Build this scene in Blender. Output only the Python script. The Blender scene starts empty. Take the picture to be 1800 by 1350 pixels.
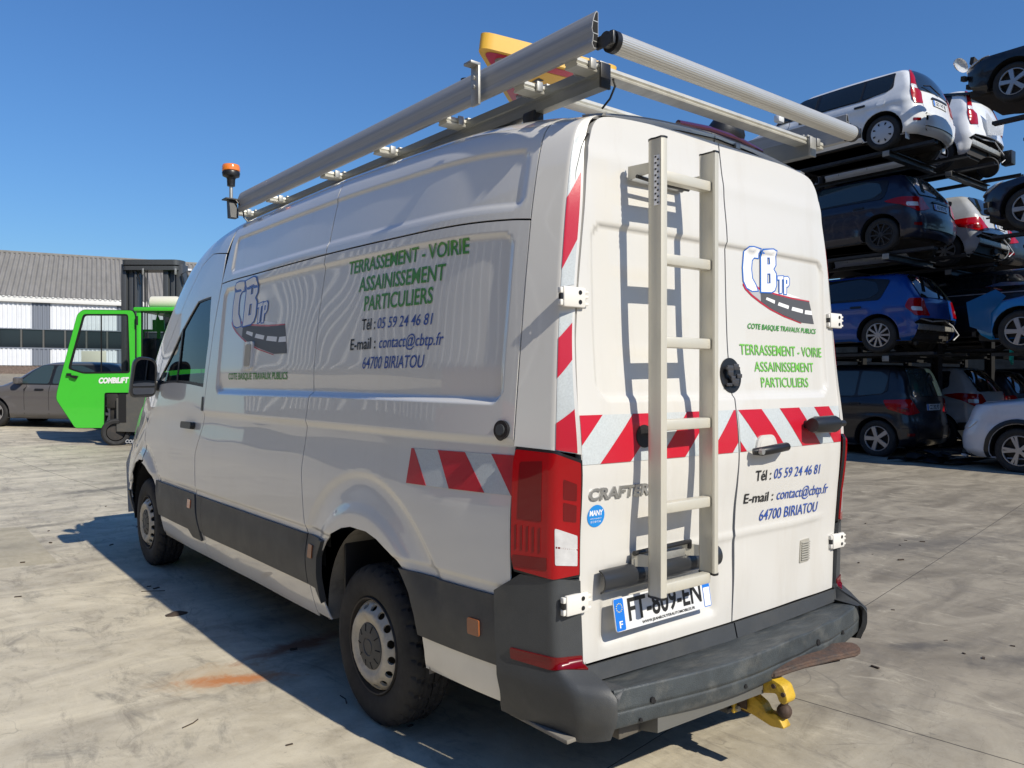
import bpy, bmesh, math, random
import numpy as np
from mathutils import Vector, Matrix
from mathutils.geometry import delaunay_2d_cdt
random.seed(7); np.random.seed(7)
rad = math.radians
SC = bpy.context.scene
COL = SC.collection

# ------------------------------------------------------------------ camera, sky, sun, exposure
cam = bpy.data.objects.new('camera', bpy.data.cameras.new('camera')); COL.objects.link(cam)
cam.data.sensor_fit = 'HORIZONTAL'; cam.data.sensor_width = 36.0
cam.data.lens = 1393.2 / 1800 * 36.0
cam.data.clip_start = 0.05; cam.data.clip_end = 3000
cam.location = (-2.6454, -1.9032, 1.495)
cam.rotation_euler = (rad(90 - 0.2285), 0, rad(-38.845))
SC.camera = cam
world = bpy.data.worlds.new('World'); SC.world = world; world.use_nodes = True
wn = world.node_tree.nodes; wl = world.node_tree.links
for n in list(wn): wn.remove(n)
sky = wn.new('ShaderNodeTexSky'); sky.sky_type = 'NISHITA'; sky.sun_disc = False
SUN_EL = 39.0; SUN_AZ = 174.3          # azimuth from +Y towards +X
sky.sun_elevation = rad(SUN_EL); sky.sun_rotation = rad(SUN_AZ)
sky.altitude = 0; sky.air_density = 1.6; sky.dust_density = 0.1; sky.ozone_density = 10.0
bg = wn.new('ShaderNodeBackground'); bg.inputs['Strength'].default_value = 0.085
wo = wn.new('ShaderNodeOutputWorld')
wb_ = wn.new('ShaderNodeMix'); wb_.data_type = 'RGBA'; wb_.blend_type = 'MULTIPLY'; wb_.inputs[0].default_value = 1.0; wb_.inputs[7].default_value = (.75, .94, 1.18, 1)
wl.new(sky.outputs[0], wb_.inputs[6]); wl.new(wb_.outputs[2], bg.inputs[0]); wl.new(bg.outputs[0], wo.inputs[0])
sun = bpy.data.objects.new('sun', bpy.data.lights.new('sun', 'SUN')); COL.objects.link(sun)
sun.data.energy = 4.5; sun.data.angle = rad(0.53); sun.data.color = (1.0, 0.93, 0.80)
sd = Vector((math.sin(rad(SUN_AZ)) * math.cos(rad(SUN_EL)), math.cos(rad(SUN_AZ)) * math.cos(rad(SUN_EL)), math.sin(rad(SUN_EL))))
sun.rotation_euler = (-sd).to_track_quat('-Z', 'Y').to_euler(); sun.location = sd * 60
SC.view_settings.view_transform = 'Standard'; SC.view_settings.look = 'None'
SC.view_settings.exposure = 0.20; SC.view_settings.gamma = 1.0; SC.view_settings.use_curve_mapping = False
SC.render.engine = 'CYCLES'
try:
    SC.cycles.max_bounces = 8; SC.cycles.transparent_max_bounces = 12
except Exception: pass

# ------------------------------------------------------------------ materials
MATS = {}
def mat(name, color, rough=0.5, metal=0.0, coat=0.0, var=0.0, vscale=3.0, bump=0.0, bscale=60.0, spec=0.5, dirt=None, dirt_amt=0.0, dscale=1.5, stretch=(1,1,1), tint2=None):
    if name in MATS: return MATS[name]
    m = bpy.data.materials.new(name); m.use_nodes = True; MATS[name] = m
    nt = m.node_tree; N = nt.nodes; L = nt.links
    b = N['Principled BSDF']
    b.inputs['Base Color'].default_value = (*color, 1); b.inputs['Roughness'].default_value = rough
    b.inputs['Metallic'].default_value = metal; b.inputs['Specular IOR Level'].default_value = spec
    b.inputs['Coat Weight'].default_value = coat; b.inputs['Coat Roughness'].default_value = 0.02; b.inputs['Coat IOR'].default_value = 1.55 if coat > .9 else 1.5
    tc = N.new('ShaderNodeTexCoord'); mp = N.new('ShaderNodeMapping'); L.new(tc.outputs['Object'], mp.inputs[0])
    mp.inputs['Scale'].default_value = stretch
    col = None
    if var > 0 or tint2:
        n = N.new('ShaderNodeTexNoise'); n.inputs['Scale'].default_value = vscale; n.inputs['Detail'].default_value = 8; n.inputs['Roughness'].default_value = 0.65
        L.new(mp.outputs[0], n.inputs['Vector'])
        mx = N.new('ShaderNodeMix'); mx.data_type = 'RGBA'
        c2 = tint2 if tint2 else tuple(max(0, c * (1 - var)) for c in color)
        c1 = color if tint2 else tuple(min(1, c * (1 + var * .5)) for c in color)
        mx.inputs[6].default_value = (*c2, 1); mx.inputs[7].default_value = (*c1, 1)
        mr = N.new('ShaderNodeMapRange'); mr.inputs[1].default_value = 0.32; mr.inputs[2].default_value = 0.66
        L.new(n.outputs['Fac'], mr.inputs[0]); L.new(mr.outputs[0], mx.inputs[0]); col = mx.outputs[2]
        mr2 = N.new('ShaderNodeMapRange'); mr2.inputs[3].default_value = min(1, rough * 1.25 + .03); mr2.inputs[4].default_value = max(0, rough * .85)
        L.new(n.outputs['Fac'], mr2.inputs[0]); L.new(mr2.outputs[0], b.inputs['Roughness'])
    if dirt:
        n = N.new('ShaderNodeTexNoise'); n.inputs['Scale'].default_value = dscale; n.inputs['Detail'].default_value = 10; n.inputs['Roughness'].default_value = 0.72
        L.new(mp.outputs[0], n.inputs['Vector'])
        mr = N.new('ShaderNodeMapRange'); mr.inputs[1].default_value = 0.50; mr.inputs[2].default_value = 0.78; mr.inputs[4].default_value = dirt_amt
        L.new(n.outputs['Fac'], mr.inputs[0])
        mx = N.new('ShaderNodeMix'); mx.data_type = 'RGBA'
        if col: L.new(col, mx.inputs[6])
        else: mx.inputs[6].default_value = (*color, 1)
        mx.inputs[7].default_value = (*dirt, 1); L.new(mr.outputs[0], mx.inputs[0]); col = mx.outputs[2]
    if col: L.new(col, b.inputs['Base Color'])
    if bump > 0:
        n = N.new('ShaderNodeTexNoise'); n.inputs['Scale'].default_value = bscale; n.inputs['Detail'].default_value = 5
        L.new(mp.outputs[0], n.inputs['Vector'])
        bp = N.new('ShaderNodeBump'); bp.inputs['Strength'].default_value = bump; bp.inputs['Distance'].default_value = 0.01
        L.new(n.outputs['Fac'], bp.inputs['Height']); L.new(bp.outputs[0], b.inputs['Normal'])
    return m
def glass_mat(name, tint, refl=1.0, dens=0.5):
    m = bpy.data.materials.new(name); m.use_nodes = True; nt = m.node_tree; N = nt.nodes; L = nt.links
    for n in list(N): N.remove(n)
    o = N.new('ShaderNodeOutputMaterial'); t = N.new('ShaderNodeBsdfTransparent'); t.inputs[0].default_value = (*tint, 1)
    g = N.new('ShaderNodeBsdfGlossy'); g.inputs['Roughness'].default_value = 0.01
    f = N.new('ShaderNodeFresnel'); f.inputs[0].default_value = 1.5
    mx = N.new('ShaderNodeMixShader'); L.new(f.outputs[0], mx.inputs[0]); L.new(t.outputs[0], mx.inputs[1]); L.new(g.outputs[0], mx.inputs[2])
    L.new(mx.outputs[0], o.inputs[0]); MATS[name] = m; return m

M_white = mat('van_white_paint', (.69, .675, .635), .32, coat=1.0, dirt=(.46, .41, .33), dirt_amt=.20, dscale=2.2, stretch=(1, 1.2, .35))
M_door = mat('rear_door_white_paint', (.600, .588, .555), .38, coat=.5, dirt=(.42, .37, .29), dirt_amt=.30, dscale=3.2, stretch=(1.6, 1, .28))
M_dark = mat('dark_cavity', (.008, .008, .009), .9)
M_clad = mat('grey_plastic_cladding', (.046, .050, .054), .45, var=.2, vscale=4, bump=.15, bscale=400, dirt=(.11, .105, .09), dirt_amt=.5, dscale=2.5)
M_bump = mat('scuffed_bumper_plastic', (.044, .053, .058), .50, var=.35, vscale=9, bump=.25, bscale=220, dirt=(.17, .165, .145), dirt_amt=.65, dscale=7, stretch=(1, 3, 1))
M_black = mat('black_plastic', (.012, .012, .013), .38)
M_rubber = mat('tyre_rubber', (.017, .017, .018), .72, var=.3, vscale=12, dirt=(.045, .04, .036), dirt_amt=.3, dscale=5)
M_rimcream = mat('silver_steel_rim_dusty', (.52, .475, .39), .45, metal=.1, var=.3, vscale=8, dirt=(.17, .12, .08), dirt_amt=.6, dscale=9)
M_rimdark = mat('dark_rim_barrel', (.022, .020, .019), .6, dirt=(.10, .07, .05), dirt_amt=.5, dscale=8)
M_alu = mat('anodised_aluminium', (.60, .59, .53), .40, metal=.45, var=.18, vscale=14, dirt=(.30, .28, .22), dirt_amt=.4, dscale=6, stretch=(1, .2, 1), bump=.05, bscale=300)
M_alum2 = mat('brushed_side_rail_aluminium', (.36, .365, .37), .50, metal=.25, var=.15, vscale=20, stretch=(1, .05, 6))
M_ladder = mat('ladder_aluminium', (.60, .575, .49), .40, metal=.25, var=.12, vscale=10, dirt=(.36, .31, .22), dirt_amt=.35, dscale=10, stretch=(1, 1, .3))
M_galv = mat('galvanised_steel', (.42, .42, .40), .5, metal=.7, var=.3, vscale=15)
M_red = mat('red_reflective_film', (.50, .012, .030), .28, coat=.4, bump=.12, bscale=500)
M_tape = mat('white_reflective_film', (.52, .56, .57), .30, coat=.3, var=.12, vscale=150, bump=.12, bscale=500)
M_green = mat('green_lettering', (.065, .27, .045), .4)
M_blue = mat('blue_lettering', (.025, .075, .33), .4)
M_ink = mat('black_lettering', (.015, .015, .015), .45)
M_logoblue = mat('logo_blue', (.025, .13, .48), .4)
M_logowhite = mat('logo_white', (.80, .80, .80), .4)
M_road = mat('logo_road_grey', (.085, .085, .09), .45)
M_greenlabel = mat('tagline_green', (.05, .27, .035), .4)
M_lens = mat('red_lamp_lens', (.32, .0, .003), .18, coat=.55, spec=.2)
M_lensd = mat('dark_red_lamp_lens', (.14, .0, .002), .2, coat=.6, spec=.2)
M_lensw = mat('clear_lamp_lens', (.60, .60, .60), .12, coat=1.0, var=.15, vscale=25)
M_orange = mat('orange_lamp_lens', (.55, .12, .02), .15, coat=1.0)
M_amberd = mat('dull_orange_marker', (.28, .09, .03), .3, coat=.5)
M_plate = mat('number_plate_white', (.66, .67, .68), .4)
M_plateblue = mat('number_plate_blue', (.01, .16, .60), .4)
M_glass = glass_mat('tinted_car_glass', (.22, .28, .27))
M_glassclear = glass_mat('clear_cab_glass', (.70, .78, .76))
M_seat = mat('blue_grey_seat_fabric', (.10, .14, .20), .8, var=.3, vscale=20)

# ------------------------------------------------------------------ mesh helpers
def tag(o, label=None, cat=None, group=None, kind=None):
    if label: o['label'] = label
    if cat: o['category'] = cat
    if group: o['group'] = group
    if kind: o['kind'] = kind
    return o
def empty(name, loc=(0, 0, 0), rot=(0, 0, 0), label=None, cat=None, group=None):
    o = bpy.data.objects.new(name, None); COL.objects.link(o); o.location = loc; o.rotation_euler = rot
    o.empty_display_size = .1
    return tag(o, label, cat, group)
def link(name, me, parent=None):
    o = bpy.data.objects.new(name, me); COL.objects.link(o)
    if parent: o.parent = parent
    return o
def mesh(name, V, F, m, parent=None, smooth=False, normals=None, angle=None, mi=None):
    me = bpy.data.meshes.new(name)
    me.from_pydata([tuple(map(float, v)) for v in V], [], [tuple(int(i) for i in f) for f in F])
    for mm in (m if isinstance(m, (list, tuple)) else [m]): me.materials.append(mm)
    if mi is not None: me.polygons.foreach_set('material_index', mi)
    if smooth:
        me.polygons.foreach_set('use_smooth', [True] * len(me.polygons))
        if angle: me.set_sharp_from_angle(angle=rad(angle))
    me.update()
    if normals is not None:
        me.normals_split_custom_set_from_vertices([tuple(map(float, n)) for n in normals])
    return link(name, me, parent)

class MB:
    """collects shapes into one mesh"""
    def __init__(s): s.V = []; s.F = []
    def add(s, V, F):
        b = len(s.V); s.V += [tuple(v) for v in V]; s.F += [tuple(b + i for i in f) for f in F]; return s
    def box(s, a, b, bev=0.0, M=None):
        x0, y0, z0 = [min(a[i], b[i]) for i in range(3)]; x1, y1, z1 = [max(a[i], b[i]) for i in range(3)]
        bev = min(bev, .45 * min(x1 - x0, y1 - y0, z1 - z0))
        if bev <= 0:
            V = [(x, y, z) for z in (z0, z1) for y in (y0, y1) for x in (x0, x1)]
            F = [(0, 2, 3, 1), (4, 5, 7, 6), (0, 1, 5, 4), (2, 6, 7, 3), (0, 4, 6, 2), (1, 3, 7, 5)]
        else:
            bm = bmesh.new(); bmesh.ops.create_cube(bm, size=1)
            for v in bm.verts:
                v.co = Vector(((x0 + x1) / 2 + v.co.x * (x1 - x0), (y0 + y1) / 2 + v.co.y * (y1 - y0), (z0 + z1) / 2 + v.co.z * (z1 - z0)))
            bmesh.ops.bevel(bm, geom=list(bm.edges), offset=bev, segments=2, affect='EDGES', profile=.5)
            bm.verts.index_update(); V = [v.co.copy() for v in bm.verts]; F = [[v.index for v in f.verts] for f in bm.faces]; bm.free()
        if M is not None: V = [M @ Vector(v) for v in V]
        return s.add(V, F)
    def ngon_prism(s, pts, ext, M=None):
        """pts: 3D loop, ext: extrusion vector"""
        n = len(pts); V = [Vector(p) for p in pts] + [Vector(p) + Vector(ext) for p in pts]
        F = [tuple(range(n - 1, -1, -1)), tuple(range(n, 2 * n))] + [(i, (i + 1) % n, n + (i + 1) % n, n + i) for i in range(n)]
        if M is not None: V = [M @ v for v in V]
        return s.add(V, F)
    def tube(s, path, r, seg=10, caps=True, closed=False):
        P = [Vector(p) for p in path]; n = len(P); R = r if isinstance(r, (list, tuple)) else [r] * n
        V = []; up = None
        for i, p in enumerate(P):
            a = P[(i - 1) % n] if (i > 0 or closed) else P[i]; b = P[(i + 1) % n] if (i < n - 1 or closed) else P[i]
            t = (b - a).normalized()
            if up is None: up = Vector((0, 0, 1)) if abs(t.z) < .9 else Vector((1, 0, 0))
            u = t.cross(up).normalized(); w = u.cross(t).normalized(); up = w
            for k in range(seg):
                an = 2 * math.pi * k / seg; V.append(p + (u * math.cos(an) + w * math.sin(an)) * R[i])
        F = []
        for i in range(n if closed else n - 1):
            for k in range(seg):
                a = i * seg + k; b = i * seg + (k + 1) % seg; j = ((i + 1) % n) * seg
                F.append((a, b, j + (k + 1) % seg, j + k))
        if caps and not closed: F.append(tuple(range(seg - 1, -1, -1))); F.append(tuple((n - 1) * seg + k for k in range(seg)))
        return s.add(V, F)
    def cyl(s, a, b, r, seg=20, r2=None): return s.tube([a, b], [r, r if r2 is None else r2], seg)
    def lathe(s, prof, M=None, seg=40, cap=False):
        """prof (r, h) about local Z, M places it"""
        V = []; n = len(prof)
        for k in range(seg):
            a = 2 * math.pi * k / seg
            for r, h in prof: V.append(Vector((r * math.cos(a), r * math.sin(a), h)))
        F = [(k * n + i, ((k + 1) % seg) * n + i, ((k + 1) % seg) * n + i + 1, k * n + i + 1) for k in range(seg) for i in range(n - 1)]
        if M is not None: V = [M @ v for v in V]
        return s.add(V, F)
    def sweep(s, prof, path_a, path_b, M=None):
        """constant section prof (list of 3D offsets) from point a to point b, capped"""
        a = Vector(path_a); b = Vector(path_b); n = len(prof)
        V = [a + Vector(p) for p in prof] + [b + Vector(p) for p in prof]
        F = [(i, (i + 1) % n, n + (i + 1) % n, n + i) for i in range(n)] + [tuple(range(n - 1, -1, -1)), tuple(range(n, 2 * n))]
        if M is not None: V = [M @ v for v in V]
        return s.add(V, F)
    def build(s, name, m, parent=None, smooth=True, angle=35):
        me = bpy.data.meshes.new(name); me.from_pydata([tuple(v) for v in s.V], [], s.F); me.materials.append(m)
        bm = bmesh.new(); bm.from_mesh(me); bmesh.ops.recalc_face_normals(bm, faces=bm.faces); bm.to_mesh(me); bm.free()
        if smooth:
            me.polygons.foreach_set('use_smooth', [True] * len(me.polygons)); me.set_sharp_from_angle(angle=rad(angle))
        me.update(); return link(name, me, parent)

def pchip(xs, ys):
    xs = np.asarray(xs, float); ys = np.asarray(ys, float); h = np.diff(xs); d = np.diff(ys) / h
    m = np.zeros_like(xs)
    for i in range(1, len(xs) - 1):
        if d[i - 1] * d[i] > 0:
            w1 = 2 * h[i] + h[i - 1]; w2 = h[i] + 2 * h[i - 1]; m[i] = (w1 + w2) / (w1 / d[i - 1] + w2 / d[i])
    m[0] = d[0]; m[-1] = d[-1]
    def f(x):
        x = np.clip(np.asarray(x, float), xs[0], xs[-1]); i = np.clip(np.searchsorted(xs, x) - 1, 0, len(xs) - 2)
        t = (x - xs[i]) / h[i]
        return ys[i] * (1 + 2 * t) * (1 - t) ** 2 + m[i] * h[i] * t * (1 - t) ** 2 + ys[i + 1] * t * t * (3 - 2 * t) + m[i + 1] * h[i] * t * t * (t - 1)
    return f
def sstep(a, b, x):
    t = np.clip((x - a) / (b - a), 0, 1); return t * t * (3 - 2 * t)
def inpoly(P, poly):
    x = P[:, 0]; y = P[:, 1]; r = np.zeros(len(P), bool); n = len(poly); j = n - 1
    for i in range(n):
        xi, yi = poly[i]; xj, yj = poly[j]
        c = ((yi > y) != (yj > y)) & (x < (xj - xi) * (y - yi) / ((yj - yi) + 1e-15) + xi); r ^= c; j = i
    return r
def resample(poly, step):
    out = []; n = len(poly)
    for i in range(n):
        a = np.array(poly[i], float); b = np.array(poly[(i + 1) % n], float); k = max(1, int(math.ceil(np.linalg.norm(b - a) / step)))
        for q in range(k): out.append(tuple(a + (b - a) * q / k))
    return out
def roundpoly(poly, r, seg=5):
    """round the corners of a polygon; r a number or one per corner"""
    out = []; n = len(poly)
    for i in range(n):
        p = np.array(poly[i], float); a = np.array(poly[i - 1], float); b = np.array(poly[(i + 1) % n], float)
        ri = r[i] if isinstance(r, (list, tuple)) else r
        la = np.linalg.norm(a - p); lb = np.linalg.norm(b - p); ri = min(ri, .45 * la, .45 * lb)
        if ri <= 1e-6: out.append(tuple(p)); continue
        A = p + (a - p) / la * ri; B = p + (b - p) / lb * ri
        for q in range(seg + 1):
            t = q / seg; out.append(tuple((1 - t) ** 2 * A + 2 * t * (1 - t) * p + t * t * B))
    return out
def panel(name, poly, surf, step, m, parent=None, holes=(), off=0.0, thick=0.006, flip=False, eps=None, bstep=None):
    """curved sheet: the 2D polygon (with holes) triangulated and laid on surf(a,b)->xyz, offset along its normal, with folded edges"""
    loops = [resample(list(poly), bstep or step)] + [resample(list(h), bstep or step) for h in holes]
    P = []; E = []
    for L in loops:
        b = len(P); P += L; E += [(b + i, b + (i + 1) % len(L)) for i in range(len(L))]
    B = np.array(P); nb = len(P)
    lo = B.min(0); hi = B.max(0)
    gx = np.arange(lo[0] + step * .5, hi[0], step); gy = np.arange(lo[1] + step * .5, hi[1], step)
    if len(gx) and len(gy):
        G = np.stack(np.meshgrid(gx, gy), -1).reshape(-1, 2); k = inpoly(G, loops[0])
        for h in loops[1:]: k &= ~inpoly(G, h)
        G = G[k]
        if len(G):
            keep = np.ones(len(G), bool)
            for c in range(0, len(G), 4000):
                d = np.min(((G[c:c + 4000, None, :] - B[None]) ** 2).sum(-1), 1); keep[c:c + 4000] = d > (step * .42) ** 2
            P = P + [tuple(g) for g in G[keep]]
    r = delaunay_2d_cdt([Vector(p) for p in P], E, [], 0, 1e-6, True)
    V2 = np.array([tuple(v) for v in r[0]]); F = np.array([f for f in r[2] if len(f) == 3])
    c = V2[F].mean(1); k = inpoly(c, loops[0])
    for h in loops[1:]: k &= ~inpoly(c, h)
    F = F[k]
    e = eps or 3.5e-3
    S = surf(V2[:, 0], V2[:, 1]); da = surf(V2[:, 0] + e, V2[:, 1]) - surf(V2[:, 0] - e, V2[:, 1]); db = surf(V2[:, 0], V2[:, 1] + e) - surf(V2[:, 0], V2[:, 1] - e)
    n = np.cross(da, db); n /= (np.linalg.norm(n, axis=1)[:, None] + 1e-12)
    if flip: n = -n
    tri = S[F]; fn = np.cross(tri[:, 1] - tri[:, 0], tri[:, 2] - tri[:, 0]); dot = (fn * n[F[:, 0]]).sum(1)
    F[dot < 0] = F[dot < 0][:, ::-1]
    S = S + n * off
    V = [tuple(v) for v in S]; NN = [tuple(v) for v in n]; FF = [tuple(f) for f in F]
    if thick > 0:
        # boundary edges of the kept triangles
        cnt = {}
        for f in FF:
            for i in range(3):
                a, b = f[i], f[(i + 1) % 3]; key = (min(a, b), max(a, b)); cnt.setdefault(key, []).append((a, b))
        be = [v[0] for v in cnt.values() if len(v) == 1]
        for a, b in be:
            en = np.cross(S[b] - S[a], n[a]); l = np.linalg.norm(en)
            if l < 1e-9: continue
            en /= l
            base = len(V)
            V += [tuple(S[a]), tuple(S[b]), tuple(S[b] - n[b] * thick), tuple(S[a] - n[a] * thick)]; NN += [tuple(en)] * 4
            FF.append((base + 3, base + 2, base + 1, base))
    o = mesh(name, V, FF, m, parent, smooth=True, normals=NN)
    return o
def circle(cx, cy, rx, ry=None, n=24):
    ry = ry or rx
    return [(cx + rx * math.cos(2 * math.pi * i / n), cy + ry * math.sin(2 * math.pi * i / n)) for i in range(n)]
def clip_poly(sub, clip):
    """Sutherland-Hodgman, clip convex counter-clockwise"""
    out = list(sub)
    for i in range(len(clip)):
        a = clip[i]; b = clip[(i + 1) % len(clip)]; inp = out; out = []
        if not inp: break
        f = lambda p: (b[0] - a[0]) * (p[1] - a[1]) - (b[1] - a[1]) * (p[0] - a[0])
        for j in range(len(inp)):
            p = inp[j - 1]; q = inp[j]; fp = f(p); fq = f(q)
            if fq >= 0:
                if fp < 0: t = fp / (fp - fq); out.append((p[0] + (q[0] - p[0]) * t, p[1] + (q[1] - p[1]) * t))
                out.append(q)
            elif fp >= 0:
                t = fp / (fp - fq); out.append((p[0] + (q[0] - p[0]) * t, p[1] + (q[1] - p[1]) * t))
    return out
_tcache = {}
def text_mesh(s, bold=0.0):
    key = (s, bold)
    if key in _tcache: return _tcache[key]
    cu = bpy.data.curves.new('lettering', 'FONT'); cu.body = s; cu.offset = bold; cu.resolution_u = 3; cu.fill_mode = 'FRONT'
    ob = bpy.data.objects.new('lettering', cu); COL.objects.link(ob)
    dg = bpy.context.evaluated_depsgraph_get(); me = bpy.data.meshes.new_from_object(ob.evaluated_get(dg))
    V = np.array([tuple(v.co)[:2] for v in me.vertices]); F = [tuple(p.vertices) for p in me.polygons]
    bpy.data.objects.remove(ob); bpy.data.curves.remove(cu); bpy.data.meshes.remove(me)
    _tcache[key] = (V, F); return V, F
def lettering(name, s, surf, p0, p1, height, m, parent, shear=0.0, bold=0.0, off=.0016, flip=False, sgn=1, depth=0.0, label=None, fit=True):
    """text laid on surf from baseline start p0 to baseline end p1 (parameter space), cap height given"""
    V, F = text_mesh(s, bold)
    x0, x1 = V[:, 0].min(), V[:, 0].max(); cap = 0.70
    p0 = np.array(p0, float); p1 = np.array(p1, float); w = np.linalg.norm(p1 - p0)
    d = (p1 - p0) / w; up = np.array([-d[1], d[0]]) * sgn
    yy = V[:, 1] / cap * height; ww = w - shear * height
    sx = (ww / (x1 - x0))
    xx = (V[:, 0] - x0) * sx + yy * shear
    Q = p0[None] + xx[:, None] * d[None] + yy[:, None] * up[None]
    S = surf(Q[:, 0], Q[:, 1]); e = 2e-3
    da = surf(Q[:, 0] + e, Q[:, 1]) - surf(Q[:, 0] - e, Q[:, 1]); db = surf(Q[:, 0], Q[:, 1] + e) - surf(Q[:, 0], Q[:, 1] - e)
    n = np.cross(da, db); n /= np.linalg.norm(n, axis=1)[:, None]
    if flip: n = -n
    S2 = S + n * (off + depth)
    VV = [tuple(v) for v in S2]; NN = [tuple(v) for v in n]; FF = []
    for f in F:
        a = S2[f[1]] - S2[f[0]]; b = S2[f[2]] - S2[f[1]]
        FF.append(f if np.dot(np.cross(a, b), n[f[0]]) >= 0 else tuple(reversed(f)))
    if depth > 0:
        cnt = {}
        for f in FF:
            for i in range(len(f)):
                a, b = f[i], f[(i + 1) % len(f)]; cnt.setdefault((min(a, b), max(a, b)), []).append((a, b))
        for v in cnt.values():
            if len(v) == 1:
                a, b = v[0]; base = len(VV); en = np.cross(S2[b] - S2[a], n[a]); en /= (np.linalg.norm(en) + 1e-12)
                VV += [tuple(S2[a]), tuple(S2[b]), tuple(S2[b] - n[b] * depth), tuple(S2[a] - n[a] * depth)]; NN += [tuple(en)] * 4
                FF.append((base + 3, base + 2, base + 1, base))
    o = mesh(name, VV, FF, m, parent, smooth=True, normals=NN)
    if label: o['label'] = label
    return o
def flat_xz(y): return lambda a, b: np.stack([a, np.full_like(a, y), b], -1)

def gz(x, y):
    r2 = .727 * x * x + (y - 2) ** 2
    r = math.sqrt(r2)
    return .008 * (y - 1.2) + (.0011 * r2 if r < 20 else .44 + .030 * (r - 20))

# ------------------------------------------------------------------ the van: surfaces
WY = 1.17; WF = 4.81            # wheel positions along the van
_px = pchip([.30, .36, .42, .50, .60, .75, .90, 1.10, 1.25, 1.40, 1.60, 1.80, 2.00, 2.10, 2.25, 2.35, 2.43, 2.50, 2.57, 2.65, 2.80, 3.00, 3.20, 3.37],
            [.915, .945, .965, .985, 1.0, 1.005, 1.008, 1.003, .993, .980, .962, .943, .922, .911, .889, .872, .853, .825, .780, .705, .560, .360, .165, 0.])
_pz = pchip([.30, 2.35, 2.43, 2.50, 2.57, 2.65, 2.80, 3.00, 3.20, 3.37], [.30, 2.35, 2.42, 2.470, 2.503, 2.530, 2.560, 2.588, 2.603, 2.61])
_Hr = pchip([-.5, .1, .3, .6, 1.0, 1.9, 3.0, 3.3, 3.6, 3.95, 4.3, 4.7, 5.05, 5.2, 5.45, 5.7, 5.9, 6.0], [2.40, 2.50, 2.545, 2.58, 2.60, 2.625, 2.625, 2.61, 2.575, 2.48, 2.29, 1.98, 1.66, 1.50, 1.41, 1.28, 1.08, .95])
_zb = pchip([-.5, 4.4, 5.3, 6.0], [1.3, 1.3, .55, .40])
def zmap(y, z0):
    zb = _zb(y); k = (_Hr(y) - zb) / (2.61 - zb)
    return np.where(z0 > zb, zb + (z0 - zb) * k, z0)
def umap(y, z):
    """height on the side -> profile parameter"""
    zb = float(_zb(y)); k = (float(_Hr(y)) - zb) / (2.61 - zb)
    return zb + (z - zb) / k if z > zb else z
def boxmask(a, b, a0, a1, b0, b1, r, e):
    dx = np.maximum(np.maximum(a0 + r - a, a - (a1 - r)), 0); dy = np.maximum(np.maximum(b0 + r - b, b - (b1 - r)), 0)
    inner = np.minimum(np.maximum(np.maximum(a0 - a, a - a1), np.maximum(b0 - b, b - b1)), 0)
    sdf = np.where((dx > 0) | (dy > 0), np.hypot(dx, dy) - r, np.maximum(inner, -r * 10))
    sdf = np.where((dx == 0) & (dy == 0), np.maximum(np.maximum(a0 - a, a - a1), np.maximum(b0 - b, b - b1)), sdf)
    return sstep(0, -e, sdf)
def side_feat(y, u):
    d = np.zeros_like(y)
    ms = boxmask(y, u, .27, 3.13, 1.395, 2.045, .06, .022)
    d -= ms * (.011 + .012 * sstep(1.55, 1.40, u))
    d -= boxmask(y, u, .24, 3.05, 2.135, 2.385, .05, .022) * .009
    f = sstep(1.276, 1.252, u) * sstep(1.0, 1.22, u)
    d -= .013 * f * sstep(.0, .25, y) * sstep(5.5, 4.6, y)
    f = sstep(.790, .764, u) * sstep(.62, .75, u); d -= .010 * f
    for cy in (WY, WF):
        r = np.hypot(y - cy, (u - .40) * 1.0)
        rb = .67 if cy == WY else .60
        low = sstep(.62, .82, u)
        d -= .014 * sstep(rb + .022, rb - .022, r) * sstep(rb - .14, rb - .03, r) * low
        d += .016 * sstep(.565, .50, r) * low
    d += .0011 * np.sin(y * 3.1 + u * 5.0 + 1.) + .0008 * np.sin(y * 7.3 - u * 3.7) + .0005 * np.sin(y * 2.1 + u * 13.)
    return d
def side(sg=-1, feat=True):
    def f(y, u):
        y = np.asarray(y, float); u = np.asarray(u, float)
        T = .080 * np.clip(1 - y / .9, 0, 2) ** 2 + .02 * np.clip((y - 3.6) / 1.6, 0, 1) ** 2 + .42 * np.clip((y - 5.0) / .95, 0, 2) ** 3
        X = _px(u) * (1 - T)
        Z = zmap(y, _pz(u)); dd = side_feat(y, u) if feat else 0
        slope = np.clip((_px(u + .01) - _px(u - .01)) / .02, -6, 3)
        nx = 1 / np.sqrt(1 + slope ** 2); dd = dd * sstep(2.50, 2.38, u); X = X + dd * nx; Z = Z - dd * slope * nx * np.where(u < 2.6, 1, 0)
        return np.stack([sg * X, y, Z], -1)
    return f
_cz = pchip([.40, .54, .75, .98, 1.10, 1.20, 1.30, 1.38, 1.47, 1.65, 1.85, 2.06, 2.22, 2.45, 2.60], [-.006, -.006, -.008, -.020, -.034, -.041, -.036, -.026, -.014, .004, .012, .018, .033, .060, .085])
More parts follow.
